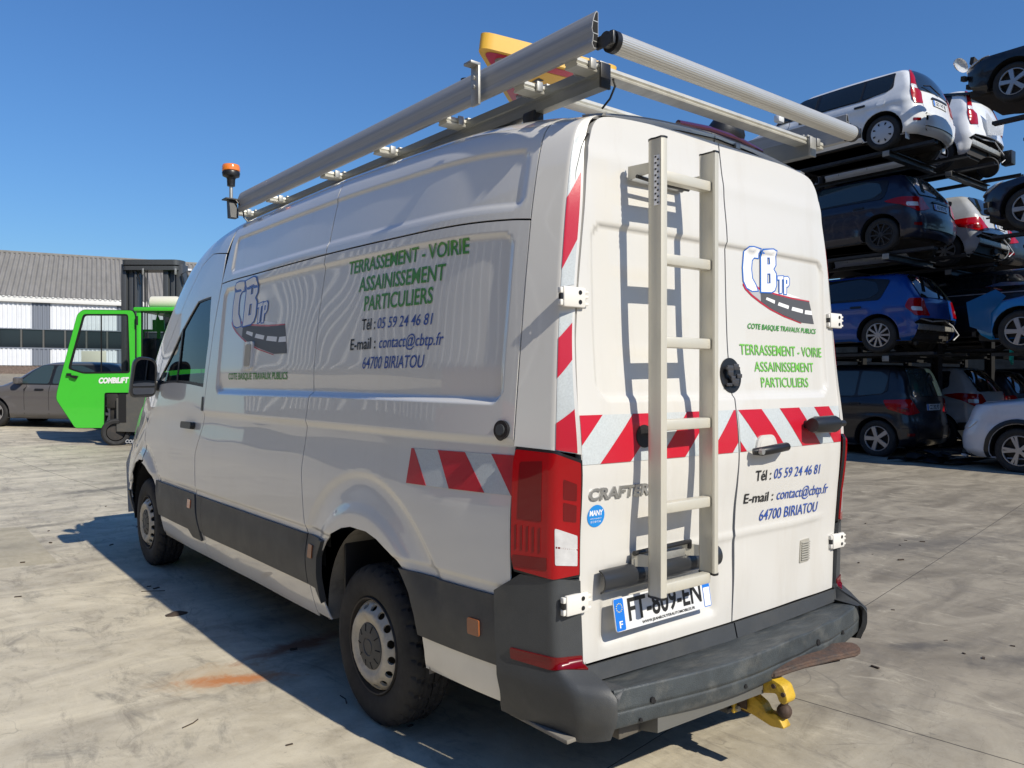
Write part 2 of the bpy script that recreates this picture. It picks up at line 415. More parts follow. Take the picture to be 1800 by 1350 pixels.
def rear(x, z):
    x = np.asarray(x, float); z = np.asarray(z, float)
    y = _cz(z) * np.clip(1 - .25 * np.abs(x) / .8, .5, 1) + .022 * (x / .82) ** 2
    d = -boxmask(x, z, -.745, .745, 1.425, 2.046, .07, .020) * .013
    d -= boxmask(x, z, -.73, -.085, .575, .862, .05, .05) * .022
    d += .0035 * np.exp(-((z - 2.27) / .035) ** 2)
    # knocked-about lower doors
    dn = np.exp(-((z - .80) / .28) ** 2)
    d += dn * (.0035 * np.sin(x * 9. + 1.3) * np.sin(z * 11. + x * 3) + .0025 * np.sin(x * 17. - z * 7))
    d += .006 * np.exp(-((x + .06) ** 2 / .004 + (z - .93) ** 2 / .012)) - .006 * np.exp(-((x - .10) ** 2 / .006 + (z - .86) ** 2 / .01))
    d += .005 * np.exp(-((z - .885) / .014) ** 2) * sstep(-.7, -.5, x) * sstep(.75, .6, x)
    d += .0008 * np.sin(x * 5 + z * 4)
    return np.stack([x, y - d, z], -1)
_ok = [.30, .54, .85, 1.15, 1.38, 1.63, 1.80, 2.0, 2.2, 2.3, 2.40, 2.48, 2.56, 2.65, 2.80, 3.0, 3.37]
_ox = pchip(_ok, [.79, .795, .812, .823, .828, .82, .805, .78, .752, .738, .715, .690, .655, .60, .50, .33, 0.])
_oz = pchip(_ok, [.30, .54, .85, 1.15, 1.38, 1.63, 1.80, 2.0, 2.2, 2.3, 2.365, 2.40, 2.418, 2.428, 2.436, 2.445, 2.45])
def corner(sg=-1, yq=.197, out=0.0):
    S = side(sg, False)
    def base(t, u):
        ox = _ox(u) + .007; oz = _oz(u) + .008 * sstep(2.3, 2.5, u)
        O = np.stack([sg * ox, _cz(oz) + .020, oz], -1)
        Bm = S(np.full_like(u, .12), u)
        C = O + .66 * (Bm - O); C[:, 1] = .045 + .03 * sstep(1.2, 2.4, u)
        C[:, 1] = np.where(u < 1.25, .042, C[:, 1])
        Q = S(np.full_like(u, yq), u)
        t1 = np.clip(t / .36, -1, None)[:, None]; t2 = ((t - .36) / .64)[:, None]
        return np.where(t[:, None] < .36, O + (C - O) * t1, C + (Q - C) * t2)
    def f(t, u):
        t = np.asarray(t, float); u = np.asarray(u, float)
        w = .05 * np.clip(np.minimum(t, 1 - t) / .05, 0, 1)
        P = (base(t - w, u) + base(t + w, u) + 2 * base(t, u) + base(t - w * .5, u) + base(t + w * .5, u)) / 6
        if out:
            lo = sstep(.555, .47, u); P[:, 1] -= lo * (.150 * (1 - sstep(.0, 1.0, t) ** .8) + .0)
            P[:, 1] += lo * sstep(.42, .33, u) * .03
            P[:, 0] += sg * lo * .012 * sstep(.2, .8, t)
        return P
    return f

van = empty('van', (0, 0, 0), label='white high-roof panel van with green and blue lettering, roof rack and rear ladder', cat='van')
SL = side(-1); SRr = side(1)
def archcut(cy, z0=.30):
    tab = [(.36, .415), (.44, .44), (.52, .452), (.60, .445), (.68, .405), (.74, .345), (.79, .265), (.83, .16), (.848, .07)]
    up = [(cy + w, z) for z, w in tab]; dn = [(cy - w, z) for z, w in reversed(tab)]
    return [(cy + .40, z0)] + up + dn + [(cy - .40, z0)]
G = .0022
def side_parts(sg):
    S = side(sg); fl = sg < 0
    A = archcut(WY, .355)
    z1 = 2.088
    sfx = None if sg < 0 else None
    # rear quarter (lower) with wheel arch
    arc = [p for p in A if p[1] > .356]
    low = [(.203, .355), (.203, z1), (1.712, z1), (1.735, 1.8), (1.745, 1.4), (1.775, 1.2), (1.79, 1.05), (1.76, .85), (1.735, .70), (1.73, .355)] + [(WY + .41, .355)] + arc + [(WY - .41, .355)]
    panel('rear_side_panel', low, S, .013 if sg < 0 else .03, M_white, van, flip=fl)
    panel('rear_upper_side_panel', [(.203, z1 + .008), (.203, 2.50), (1.66, 2.50), (1.708, z1 + .008)], S, .016, M_white, van, flip=fl)
    mid = [(1.738, .335), (1.742, .70), (1.768, .85), (1.798, 1.05), (1.783, 1.2), (1.753, 1.4), (1.743, 1.8), (1.720, z1), (3.19, z1), (3.26, 1.8), (3.31, 1.42), (3.335, 1.2), (3.44, 1.0), (3.44, .74), (3.35, .52), (3.33, .335)]
    panel('middle_side_panel', mid, S, .016 if sg < 0 else .03, M_white, van, flip=fl)
    panel('middle_upper_side_panel', [(1.716, z1 + .008), (1.668, 2.50), (3.10, 2.50), (3.195, z1 + .008)], S, .018, M_white, van, flip=fl)
    panel('roof_side', [(.203, 2.504), (.203, 3.37), (3.98, 3.37), (3.98, 2.55), (3.7, 2.504)], S, .05, M_white, van, flip=fl)
    # cab side above the window and pillar
    U = umap
    win = [(3.37, U(3.37, 1.43)), (3.345, U(3.345, 1.76)), (3.385, U(3.385, 2.03)), (3.66, U(3.66, 2.02)), (4.0, U(4.0, 1.82)), (4.30, U(4.3, 1.60)), (4.56, U(4.56, 1.42))]
    cab = [(3.205, z1 + .006), (3.270, 1.8), (3.319, 1.42), (3.345, 1.2), (3.452, 1.0), (3.452, .74), (3.355, .52), (3.335, .335), (WF - .41, .335)] + [p for p in reversed(archcut(WF, .335)) if p[1] > .34 and p[0] < WF - .02] \
        + [(4.70, .86), (4.72, 1.2), (4.80, U(4.8, 1.36)), (4.55, U(4.55, 1.56)), (4.2, U(4.2, 1.86)), (3.9, U(3.9, 2.12)), (3.7, 2.33), (3.5, 2.36), (3.21, 2.30)]
    panel('front_door', cab, S, .03, M_white, van, holes=[win], flip=fl)
    panel('cab_upper_panel', [(3.105, 2.50), (3.20, 2.306), (3.5, 2.366), (3.7, 2.336), (3.90, U(3.9, 2.127)), (4.2, U(4.2, 1.868)), (4.55, U(4.55, 1.568)), (4.81, U(4.81, 1.365)), (5.05, U(5.05, 1.45)), (4.7, 2.50), (4.3, 2.504)], S, .04, M_white, van, flip=fl)
    panel('front_fender', [p for p in archcut(WF, .50) if p[0] > WF and p[1] > .5][0:] + [(4.83, .865), (4.725, .868), (4.727, 1.2), (4.81, U(4.81, 1.355)), (5.05, U(5.05, 1.44)), (5.3, U(5.3, 1.38)), (5.86, 1.3), (5.86, .62), (5.25, .52)], S, .04, M_white, van, flip=fl)
    # window: frame, glass, quarter bar
    f2 = lambda y, u: S(y, u)
    panel('window_seal', win, S, .05, M_black, van, holes=[[(a + (.012 if i in (0, 1, 2) else -.014 if i > 3 else 0), b + (.02 if i in (0, 6) else -.012 if i in (2, 3, 4, 5) else 0)) for i, (a, b) in enumerate(win)]], off=-.004, thick=.004, flip=fl, bstep=.03)
    w2 = [(a, b) for a, b in win]
    panel('side_window', w2, S, .07, M_glass, van, off=-.010, thick=0, flip=fl)
    panel('window_bar', [(3.985, U(3.985, 1.44)), (3.985, U(3.985, 1.83)), (3.955, U(3.955, 1.85)), (3.955, U(3.955, 1.44))], S, .05, M_black, van, off=-.002, flip=fl)
    # grey cladding
    panel('rear_cladding', [(.27, .505), (.27, .742), (.845, .742), (.775, .66), (.742, .58), (.735, .505)], S, .04, M_clad, van, off=.012, thick=.014, flip=fl)
    panel('cladding_end', [(1.60, .44), (1.63, .50), (1.63, .62), (1.56, .742), (1.53, .742), (1.585, .66), (1.60, .56)], S, .03, M_clad, van, off=.020, thick=.03, flip=fl)
    panel('cladding_end', [(1.632, .50), (1.632, .62), (1.565, .742), (1.727, .742), (1.724, .505)], S, .03, M_clad, van, off=.013, thick=.016, flip=fl)
    panel('middle_cladding', [(1.732, .505), (1.738, .742), (3.315, .742), (3.295, .505)], S, .05, M_clad, van, off=.013, thick=.016, flip=fl)
    panel('door_cladding', [(3.30, .505), (3.32, .742), (3.425, .742), (3.36, .53)], S, .03, M_clad, van, off=.012, thick=.016, flip=fl)
    panel('front_cladding', [(3.37, .455), (3.38, .53), (3.46, .742), (4.40, .742), (4.36, .60), (4.355, .50), (3.62, .50), (3.55, .455)], S, .04, M_clad, van, off=.014, thick=.016, flip=fl)
    panel('front_bumper_side', [(WF + .44, .30), (WF + .455, .52), (WF + .44, .60), (5.4, .64), (5.88, .62), (5.88, .28)], S, .05, M_clad, van, off=.014, thick=.016, flip=fl)
    # orange side markers
    for (a, b, c, d, mm) in ((.345, .405, .59, .645, M_amberd), (1.648, 1.695, .64, .70, M_amberd), (3.52, 3.58, .645, .70, M_orange)):
        panel('side_marker', roundpoly([(a, c), (a, d), (b, d), (b, c)], .006, 2), S, .03, mm, van, off=.019, thick=.007, flip=fl)
    # rear sill below the cladding
    return win
side_parts(-1); side_parts(1)
for sg in (-1, 1):
    # fuel-door-like blanking plate, sensor, door handles, rail cover (left side shows them)
    S = side(sg); fl = sg < 0
    h = MB()
    for k, yy in enumerate((.215,)):
        pass
    if sg < 0:
        panel('vent_plate', roundpoly([(2.565, 1.535), (2.565, 1.692), (2.69, 1.692), (2.69, 1.535)], .02, 3), S, .03, M_white, van, off=.012, thick=.012, flip=fl)
        panel('vent_slot', roundpoly([(2.585, 1.55), (2.585, 1.675), (2.665, 1.675), (2.665, 1.55)], .015, 3), S, .03, mat('faded_cream_plastic', (.45, .42, .34), .6), van, off=.0155, thick=.003, flip=fl)
        panel('side_sensor', circle(.255, 1.305, .034), S, .02, M_black, van, off=.012, thick=.012, flip=fl)
        panel('sensor_cap', circle(.255, 1.305, .020), S, .02, M_clad, van, off=.017, thick=.006, flip=fl)
        panel('door_handle', roundpoly([(3.50, 1.155), (3.50, 1.20), (3.72, 1.20), (3.72, 1.155)], .018, 3), S, .03, M_black, van, off=.035, thick=.03, flip=fl)
        panel('slide_latch', roundpoly([(3.335, 1.28), (3.345, 1.37), (3.37, 1.37), (3.37, 1.28)], .01, 3), S, .03, M_black, van, off=.004, thick=.006, flip=fl)
    # diagonal marker tape on the side
    C = lambda y0, z0, y1, z1: [(y0, z0), (y1, z0), (y1, z1), (y0, z1)]
    if sg < 0:
        tp = [(.165, 1.088), (.805, 1.075), (.795, 1.210), (.165, 1.222)]
        panel('marker_tape', tp, S, .03, M_tape, van, off=.002, thick=.001, flip=fl)
        for st in ([(.85, 1.24), (.80, 1.24), (.645, 1.05), (.85, 1.05)], [(.635, 1.24), (.480, 1.24), (.300, 1.05), (.505, 1.05)], [(.335, 1.24), (.10, 1.24), (.10, 1.05), (.170, 1.05)]):
            q = clip_poly(st, tp)
            if len(q) > 2: panel('tape_stripe', q, S, .03, M_red, van, off=.0032, thick=.001, flip=fl)
# inner liner so that the joints read dark, floor, bulkheads, wheel wells
def liner():
    b = MB()
    ys = np.arange(.06, 5.8, .06); us = [.42, .5, .6, .7, .8, .88, .95, 1.1, 1.3, 1.5, 1.7, 1.9, 2.1, 2.3, 2.43, 2.5, 2.6, 2.8, 3.1, 3.37]
    for sg in (-1, 1):
        S = side(sg, False); Y, U = np.meshgrid(ys, us, indexing='ij'); P = S(Y.ravel(), U.ravel()); P[:, 0] *= .955; P[:, 2] -= np.where(P[:, 2] > 2.3, .025, 0)
        F = []
        nu = len(us)
        for i in range(len(ys) - 1):
            for j in range(nu - 1):
                y = ys[i] + .03; u = (us[j] + us[j + 1]) / 2
                if min(math.hypot(y - WY, u - .42), math.hypot(y - WF, u - .42)) < .50: continue
                if 3.28 < y < 4.75 and 1.36 < P[i * nu + j][2] < 2.25: continue
                if 4.0 < y < 5.2 and u > 2.45: continue
                F.append((i * nu + j, (i + 1) * nu + j, (i + 1) * nu + j + 1, i * nu + j + 1))
        b.add(P, F)
    b.build('inner_body', M_dark, van, smooth=False)
    f = MB(); f.box((-.78, .10, .40), (.78, .67, .44)); f.box((-.55, .67, .40), (.55, 1.68, .44)); f.box((-.90, 1.66, .38), (.90, 4.28, .42)); f.box((-.5, 4.28, .40), (.5, 5.7, .44)); f.box((-.80, 3.25, .45), (.80, 3.28, 2.3))
    f.build('floor_pan', M_dark, van, smooth=False)
liner()
M_well = mat('dusty_wheel_well', (.20, .185, .16), .8, dirt=(.04, .035, .03), dirt_amt=.8, dscale=9)
for sg in (-1, 1):
    for cy in (WY, WF):
        w = MB(); n = 24; V = []; R = .475
        for i in range(n + 1):
            a = math.pi * i / n * 1.08 - .12
            for x in (.945, .60): V.append((sg * x, cy + R * .94 * math.cos(a), .40 + .455 * math.sin(a)))
        F = [(2 * i, 2 * i + 2, 2 * i + 3, 2 * i + 1) for i in range(n)] + [tuple(2 * i + 1 for i in range(n + 1))]
        w.add(V, F); w.build('wheel_well', M_well if cy == WY else M_dark, van)
    w = MB(); w.box((sg * .60, WY + .30, .33), (sg * .93, WY + .315, .74), .004); w.build('mud_flap', M_black, van)
# front cap and windscreen
def frontf(x, z): return np.stack([x, 5.86 + .09 * (1 - (x / .9) ** 2) + .05 * sstep(1.1, .6, z), z], -1)
panel('front_fascia', [(-.84, .30), (.84, .30), (.86, .75), (.74, 1.16), (-.74, 1.16), (-.86, .75)], frontf, .08, M_white, van, flip=True)
panel('front_grille', roundpoly([(-.62, .62), (.62, .62), (.58, .92), (-.58, .92)], .05), frontf, .08, M_black, van, off=.01, flip=True)
for sg in (-1, 1):
    S = side(sg)
    panel('bonnet_half', [(5.12, 2.55), (5.12, 3.37), (5.88, 3.37), (5.88, 1.302), (5.3, 2.2)], S, .06, M_white, van, flip=sg < 0)
    panel('windscreen_half', [(4.02, 2.58), (4.02, 3.37), (5.10, 3.37), (5.08, 2.58)], S, .08, M_glass, van, off=-.004, thick=0, flip=sg < 0)
    panel('headlamp', roundpoly([(5.45, .92), (5.45, 1.15), (5.86, 1.05), (5.86, .88)], .03), S, .05, M_lensw, van, off=.006, flip=sg < 0)
# seats and dashboard seen through the window
for sx in (-.48, .42):
    s = MB(); s.box((sx - .24, 3.62, .95), (sx + .24, 4.15, 1.12), .05); s.box((sx - .24, 3.50, 1.05), (sx + .24, 3.66, 1.72), .06); s.box((sx - .13, 3.52, 1.74), (sx + .13, 3.62, 1.95), .04); s.build('cab_seat', M_seat, van)
s = MB(); s.box((-.85, 4.55, .9), (.85, 4.95, 1.38), .06); s.build('dashboard', M_black, van)
s = MB(); M_ = Matrix.Translation((-.45, 4.42, 1.33)) @ Matrix.Rotation(rad(62), 4, 'X')
s.tube([M_ @ Vector((.19 * math.cos(a), .19 * math.sin(a), 0)) for a in np.linspace(0, 2 * math.pi, 25)[:-1]], .014, 8, closed=True); s.build('steering_wheel', M_black, van)

# wing mirrors
for sg in (-1, 1):
    hs = MB(); prof = roundpoly([(-.095, -.15), (.085, -.145), (.095, .13), (-.06, .155)], [.05, .05, .06, .09], 6)
    # housing: loft along y
    V = []; n = len(prof); ks = [(0, 1.0), (.02, 1.04), (.07, 1.0), (.12, .82), (.15, .45)]
    for dy, s_ in ks: V += [(sg * (1.082 - .0) + (-sg) * p[0] * s_, 4.40 + dy, 1.525 + p[1] * s_) for p in prof]
    F = [(k * n + i, k * n + (i + 1) % n, (k + 1) * n + (i + 1) % n, (k + 1) * n + i) for k in range(len(ks) - 1) for i in range(n)] + [tuple((len(ks) - 1) * n + i for i in range(n)), tuple(range(n))]
    hs.add(V, F); ho = hs.build('mirror_housing', M_black, van)
    sc = lambda q, z0, z1, cx=.0: [(a, b) for a, b in q]
    def mf(a, b, sg=sg): return np.stack([sg * 1.082 - sg * a, np.full_like(a, 4.397), 1.525 + b], -1)
    Mmir = mat('mirror_glass', (.55, .56, .58), .02, metal=1.0)
    panel('mirror_glass', roundpoly([(-.078, -.070), (.074, -.068), (.078, .118), (-.05, .135)], [.01, .01, .05, .07], 4), mf, .05, Mmir, ho, off=.004, thick=.004, flip=(sg > 0))
    panel('mirror_glass', roundpoly([(-.078, -.132), (.070, -.128), (.074, -.082), (-.078, -.084)], [.03, .03, .01, .01], 4), mf, .05, Mmir, ho, off=.004, thick=.004, flip=(sg > 0))
    a = MB(); a.box((sg * .93, 4.42, 1.42), (sg * 1.02, 4.50, 1.50), .02); a.box((sg * .925, 4.30, 1.38), (sg * .95, 4.62, 1.56), .008); a.build('mirror_arm', M_black, van)

# ------------------------------------------------------------------ rear end
def door_outline(sg, gap):
    zs = [.542, .85, 1.15, 1.38, 1.63, 1.80, 2.0, 2.2, 2.3, 2.36]
    us = [2.40, 2.44, 2.48, 2.52, 2.56, 2.6, 2.65, 2.8, 3.0, 3.2]
    pts = [(sg * float(_ox(z)), z) for z in zs[:-1]] + [(sg * float(_ox(u)), float(_oz(u))) for u in us]
    pts += [(sg * gap, 2.45), (sg * gap, 1.3), (sg * (gap + .001), 1.15), (sg * (gap + .006), .95), (sg * (gap + .006), .80), (sg * (gap + .002), .65), (sg * gap, .542)]
    return pts
hole_l = [(-.0035, 1.585), ] 
def lockcut(sg):
    return None
doorL = door_outline(-1, .0035); doorR = door_outline(1, .0035)
panel('rear_door', doorL, rear, .014, M_door, van, thick=.03)
panel('rear_door', doorR, rear, .014, M_door, van, thick=.03)
b = MB(); b.box((-.66, .085, .46), (.66, .10, 2.40)); b.box((-.80, .088, .46), (.80, .10, 2.10)); b.build('door_aperture', M_dark, van, smooth=False)
for sg in (-1, 1):
    cf = corner(sg); fl = sg < 0
    panel('rear_pillar', [(0, 1.252), (0, 3.37), (1, 3.37), (1, 1.252)] if False else [(.0, 1.252), (1, 1.252), (1, 2.52), (.0, 2.52)], cf, .03, M_white, van, flip=fl, thick=.012)
    panel('roof_header', [(.0, 2.522), (1, 2.522), (1, 3.37), (.0, 3.37)], cf, .035, M_white, van, flip=fl, thick=.012)
    # strip of trim along the top edge
    panel('header_trim', [(.46, 2.60), (.60, 2.60), (.60, 3.37), (.46, 3.37)], cf, .05, mat('grey_header_trim', (.30, .30, .30), .35), van, off=.007, thick=.008, flip=fl)
    # white sill corner under the lamp is covered by the bumper corner
    bf = corner(sg, .272, 1.0)
    bo = panel('bumper_corner', [(-.02, .34), (-.02, .50), (.0, .56), (.0, .832), (.30, .838), (.70, .836), (1.0, .765), (1.0, .335), (.5, .31), (.2, .325)], bf, .03, M_clad, van, off=.012, thick=.02, flip=fl)
    us_ = np.linspace(.46, .572, 9); A_ = bf(np.full(9, -.02), us_); V_ = []
    for i_ in range(9):
        a_ = A_[i_]; f_ = i_ / 8.; b_ = np.array([sg * (.735 + .045 * f_), a_[1] * .98 + .0, .4985])
        for k_ in range(6):
            t_ = k_ / 5.; p_ = a_ * (1 - t_) + b_ * t_; p_ = p_ + np.array([0, 0, -(a_[2] - .4985) * .45 * math.sin(math.pi * t_)]); p_[1] -= .012 * (1 - t_); p_[2] = max(p_[2], .494 - .05 * (i_ < 3) * (1 - t_)); V_.append(tuple(p_))
    b = MB(); b.add(V_, [(i * 6 + k, (i + 1) * 6 + k, (i + 1) * 6 + k + 1, i * 6 + k + 1) for i in range(8) for k in range(5)]); b.build('bumper_scoop', M_clad, bo, angle=60)
    panel('reflector', roundpoly([(.015, .528), (.015, .582), (.83, .583), (.83, .545)], .01, 2), bf, .03, M_lensd, bo, off=.017, thick=.006, flip=fl)
    # tail lamp
    lf = corner(sg, .197)
    lamp = panel('tail_lamp', roundpoly([(.02, .855), (.02, 1.225), (.36, 1.243), (.93, 1.243), (.965, 1.20), (.965, .89), (.92, .852), (.36, .838)], .012, 3), lf, .022, M_lens, van, off=.016, thick=.022, flip=fl)
    panel('lamp_rim', roundpoly([(.0, .845), (.0, 1.235), (.36, 1.2505), (.95, 1.250), (.985, 1.205), (.985, .88), (.94, .842), (.36, .830)], .012, 3), lf, .04, M_black, lamp, off=.008, thick=.012, flip=fl)
    for q, mm in (([(.05, .884), (.05, .985), (.34, 1.003), (.34, .884)], M_lensw), ([(.05, .935), (.05, .941), (.335, .945), (.335, .939)], M_lensd),
                  ([(.50, 1.02), (.50, 1.215), (.84, 1.205), (.86, 1.02)], M_lensd), ([(.42, .865), (.42, .905), (.93, .90), (.93, .862)], M_lensd), ([(.07, 1.10), (.07, 1.155), (.24, 1.165), (.24, 1.10)], M_lensd), ([(.07, 1.03), (.07, 1.085), (.24, 1.09), (.24, 1.03)], M_lensd)):
        panel('lamp_segment', roundpoly(q, .008, 2), lf, .025, mm, lamp, off=.0175, thick=.002, flip=fl)
    rb = MB()
    for k in range(5):
        t = .50 + .09 * k
        P = lf(np.array([t, t]), np.array([.92, 1.0]))
        rb.tube([P[0] + np.array([sg * .017, 0, 0]), P[1] + np.array([sg * .017, 0, 0])], .0025, 5)
    rb.build('lamp_rib', M_lensd, lamp)
    # reflective chevrons on the pillar
    for (z0, z1, sts) in ((1.75 + .07, 2.385, ((2.15, 1.885, 2.215, 1.975), (1.64, 1.40, 1.70, 1.46))), (1.255, 1.725, ((1.64, 1.50, 1.69, 1.565), (1.345, 1.20, 1.40, 1.24)))):
        tp = [(.055, z0), (.335, z0), (.335, z1), (.055, z1)]
        panel('marker_tape', tp, cf, .03, M_tape, van, off=.0015, thick=.001, flip=fl)
        for (lt, lb, rt, rb_) in sts:
            q = clip_poly([(.335, lb), (.335, lt), (.055, rt), (.055, rb_)], tp)
            q2 = clip_poly([(.055, rb_), (.335, lb), (.335, lt), (.055, rt)], tp)
            q = q2 if len(q2) > 2 else q
            if len(q) > 2: panel('tape_stripe', q, cf, .03, M_red, van, off=.0027, thick=.001, flip=fl)
# extra stripe tops on upper strip
def rear_stripes():
    z0, z1 = 1.216, 1.380
    for sg in (-1, 1):
        if sg < 0: tp = [(-.822, z0), (-.008, z0), (-.008, z1), (-.825, z1)]
        else: tp = [(.008, z0), (.822, z0), (.822, z1), (.008, z1)]
        panel('marker_tape', tp, rear, .03, M_tape, van, off=.002, thick=.001)
        s = .165
        if sg < 0: st = [(-1.03, -.888), (-.745, -.605), (-.462, -.325), (-.182, -.045)]
        else: st = [(-.09, .05), (.175, .335), (.470, .625), (.755, .89)]
        for a, b_ in st:
            q = [(a, z0 - .001), (b_, z0 - .001), (b_ - sg * s, z1 + .001), (a - sg * s, z1 + .001)]
            q = clip_poly(q, tp)
            if len(q) > 2: panel('tape_stripe', q, rear, .03, M_red, van, off=.0032, thick=.001)
rear_stripes()
# hinges
for sg in (-1, 1):
    for z in (1.773, .757):
        x = -.836 if sg < 0 else .822; yb = float(rear(np.array([.80]), np.array([z]))[0][1]) - .004
        h = MB(); h.box((x - .050, yb - .016, z - .034), (x + .050, yb + .002, z + .034), .006)
        h.box((x - .062, yb - .012, z - .030), (x - .050, yb + .004, z - .010), .003); h.box((x - .062, yb - .012, z + .010), (x - .050, yb + .004, z + .030), .003)
        for zz in (-.026, -.002, .014): h.box((x + .048, yb - .012, z + zz), (x + .066, yb - .002, z + zz + .010), .003)
        ho = h.build('door_hinge', mat('white_hinge_paint', (.72, .70, .65), .4), van)
        d = MB()
        for zz in (-.016, .016): d.cyl((x + .022, yb - .018, z + zz), (x + .022, yb - .012, z + zz), .0075, 12)
        d.box((x - .061, yb - .012, z - .009), (x - .052, yb + .0, z + .009)); d.build('hinge_bolt', M_black, ho)['kind'] = 'stuff'
# lock hole between the doors
panel('lock_recess', circle(.003, 1.517, .066, .069, 32), rear, .02, M_black, van, off=.005, thick=.006)
d = MB(); random.seed(3)
for k in range(16):
    a = random.uniform(-.034, .034); c = random.uniform(-.038, .038); s1 = random.uniform(.006, .018); s2 = random.uniform(.004, .012)
    d.box((a - s1, -.0185 - random.uniform(0, .002), 1.517 + c - s2), (a + s1, -.012, 1.517 + c + s2), .002)
d.build('lock_mechanism', mat('lock_mechanism_grey', (.05, .05, .055), .35), van)
# handle of right door with recess and the rubber stop
panel('handle_cup', roundpoly([(.095, 1.205), (.265, 1.205), (.235, 1.275), (.125, 1.275)], .03, 5), rear, .02, M_door, van, off=.012, thick=.012)
panel('handle_cup_hollow', roundpoly([(.115, 1.205), (.245, 1.205), (.222, 1.262), (.138, 1.262)], .025, 5), rear, .02, mat('shaded_cup_paint', (.62, .60, .55), .5), van, off=.0135, thick=.002)
h = MB(); h.tube([(.062, -.062, 1.215), (.09, -.082, 1.216), (.17, -.090, 1.222), (.26, -.084, 1.226), (.295, -.062, 1.228)], [.013, .018, .019, .018, .012], 12); h.build('door_handle', M_black, van)
h = MB(); h.cyl((.075, -.10, 1.216), (.075, -.085, 1.216), .012, 14); h.build('key_lock', M_galv, van)
h = MB(); h.tube([(.57, -.03, 1.305), (.57, -.045, 1.305)], .035, 20); h.tube([(.47, -.075, 1.306), (.50, -.075, 1.306), (.64, -.075, 1.306), (.655, -.075, 1.306)], [.030, .036, .038, .034], 20); h.tube([(.655, -.075, 1.306), (.73, -.075, 1.306)], .014, 14)
h.tube([(.50, -.02, 1.306), (.50, -.075, 1.306)], .018, 12); h.build('door_stop_buffer', M_black, van)
panel('buffer_socket', circle(-.535, 1.30, .04), rear, .03, M_black, van, off=.006, thick=.006)
# vent grille
panel('vent_frame', roundpoly([(.498, .70), (.58, .70), (.58, .80), (.498, .80)], .006, 2), rear, .02, mat('vent_aluminium', (.50, .48, .42), .5, metal=.4), van, off=.004, thick=.004)
for k in range(8):
    zz = .713 + k * .0105
    s = MB(); P = rear(np.array([.540]), np.array([zz]))[0]; s.box((.508, P[1] - .011, zz - .003), (.572, P[1] - .004, zz + .0035), .001)
    s.build('vent_slat', mat('vent_slat_grey', (.34, .33, .29), .5), van)
# plate strip and number plate
def strip_f(a, b):
    """a along x, b around the half-round strip"""
    th = b; return np.stack([a, -.004 - .034 * np.sin(th) - .008, .820 + .040 * np.cos(th) + .008 * (a + .43)], -1)
panel('plate_light_strip', roundpoly([(-.748, .0), (-.112, .0), (-.112, math.pi * .93), (-.748, math.pi * .93)], .03, 4), strip_f, .05, M_black if False else mat('dark_strip_plastic', (.028, .030, .034), .28), van, thick=.006, flip=True)
def platef(a, b): 
    return np.stack([a - .012 * (b - .70) * 1.5, -.010 - (.757 - b) * .16, b + .012 * (a + .43) * 0], -1)
pl = panel('number_plate', roundpoly([(-.690, .640), (-.170, .640), (-.170, .750), (-.690, .750)], .012, 3), platef, .06, M_plate, van, off=.010, thick=.004)
panel('plate_band', roundpoly([(-.688, .642), (-.642, .642), (-.642, .748), (-.688, .748)], .006, 2), platef, .05, M_plateblue, pl, off=.0108, thick=0)
panel('plate_band', roundpoly([(-.214, .642), (-.172, .642), (-.172, .748), (-.214, .748)], .006, 2), platef, .05, M_plateblue, pl, off=.0108, thick=0)
panel('plate_sticker', [(-.211, .645), (-.176, .645), (-.176, .712), (-.211, .712)], platef, .05, M_logowhite, pl, off=.0114, thick=0)
lettering('plate_text', 'FT-809-EN', platef, (-.622, .668), (-.226, .668), .074, M_ink, pl, bold=.02, off=.0112)
lettering('plate_text', 'F', platef, (-.672, .652), (-.656, .652), .022, M_logowhite, pl, bold=.02, off=.0116)
lettering('plate_text', 'WWW.JEANROUYERAUTOMOBILES.FR', platef, (-.56, .647), (-.27, .647), .0095, M_ink, pl, bold=.02, off=.0112)
for k in range(12):
    a = 2 * math.pi * k / 12; panel('plate_star', circle(-.665 + .014 * math.cos(a), .718 + .014 * math.sin(a), .0022, n=5), platef, .01, mat('plate_star_yellow', (.75, .65, .1), .4), pl, off=.0116, thick=0)
# badge and sticker
lettering('badge_text', 'CRAFTER', rear, (-.792, 1.096), (-.505, 1.096), .038, mat('chrome_badge', (.50, .50, .49), .25, metal=.8), van, shear=.12, bold=.035, off=.001, depth=.005)
panel('round_sticker', circle(-.752, 1.040, .038, n=32), rear, .03, mat('sticker_blue', (.01, .22, .62), .4), van, off=.0016, thick=0)
lettering('sticker_text', 'MANY', rear, (-.781, 1.042), (-.723, 1.042), .018, M_logowhite, van, bold=.03, off=.0022)
lettering('sticker_text', 'www.many-signs.fr', rear, (-.777, 1.030), (-.727, 1.030), .005, M_logowhite, van, off=.0022)
lettering('sticker_text', '05 57 89 75 44', rear, (-.774, 1.017), (-.730, 1.017), .007, M_logowhite, van, off=.0022)
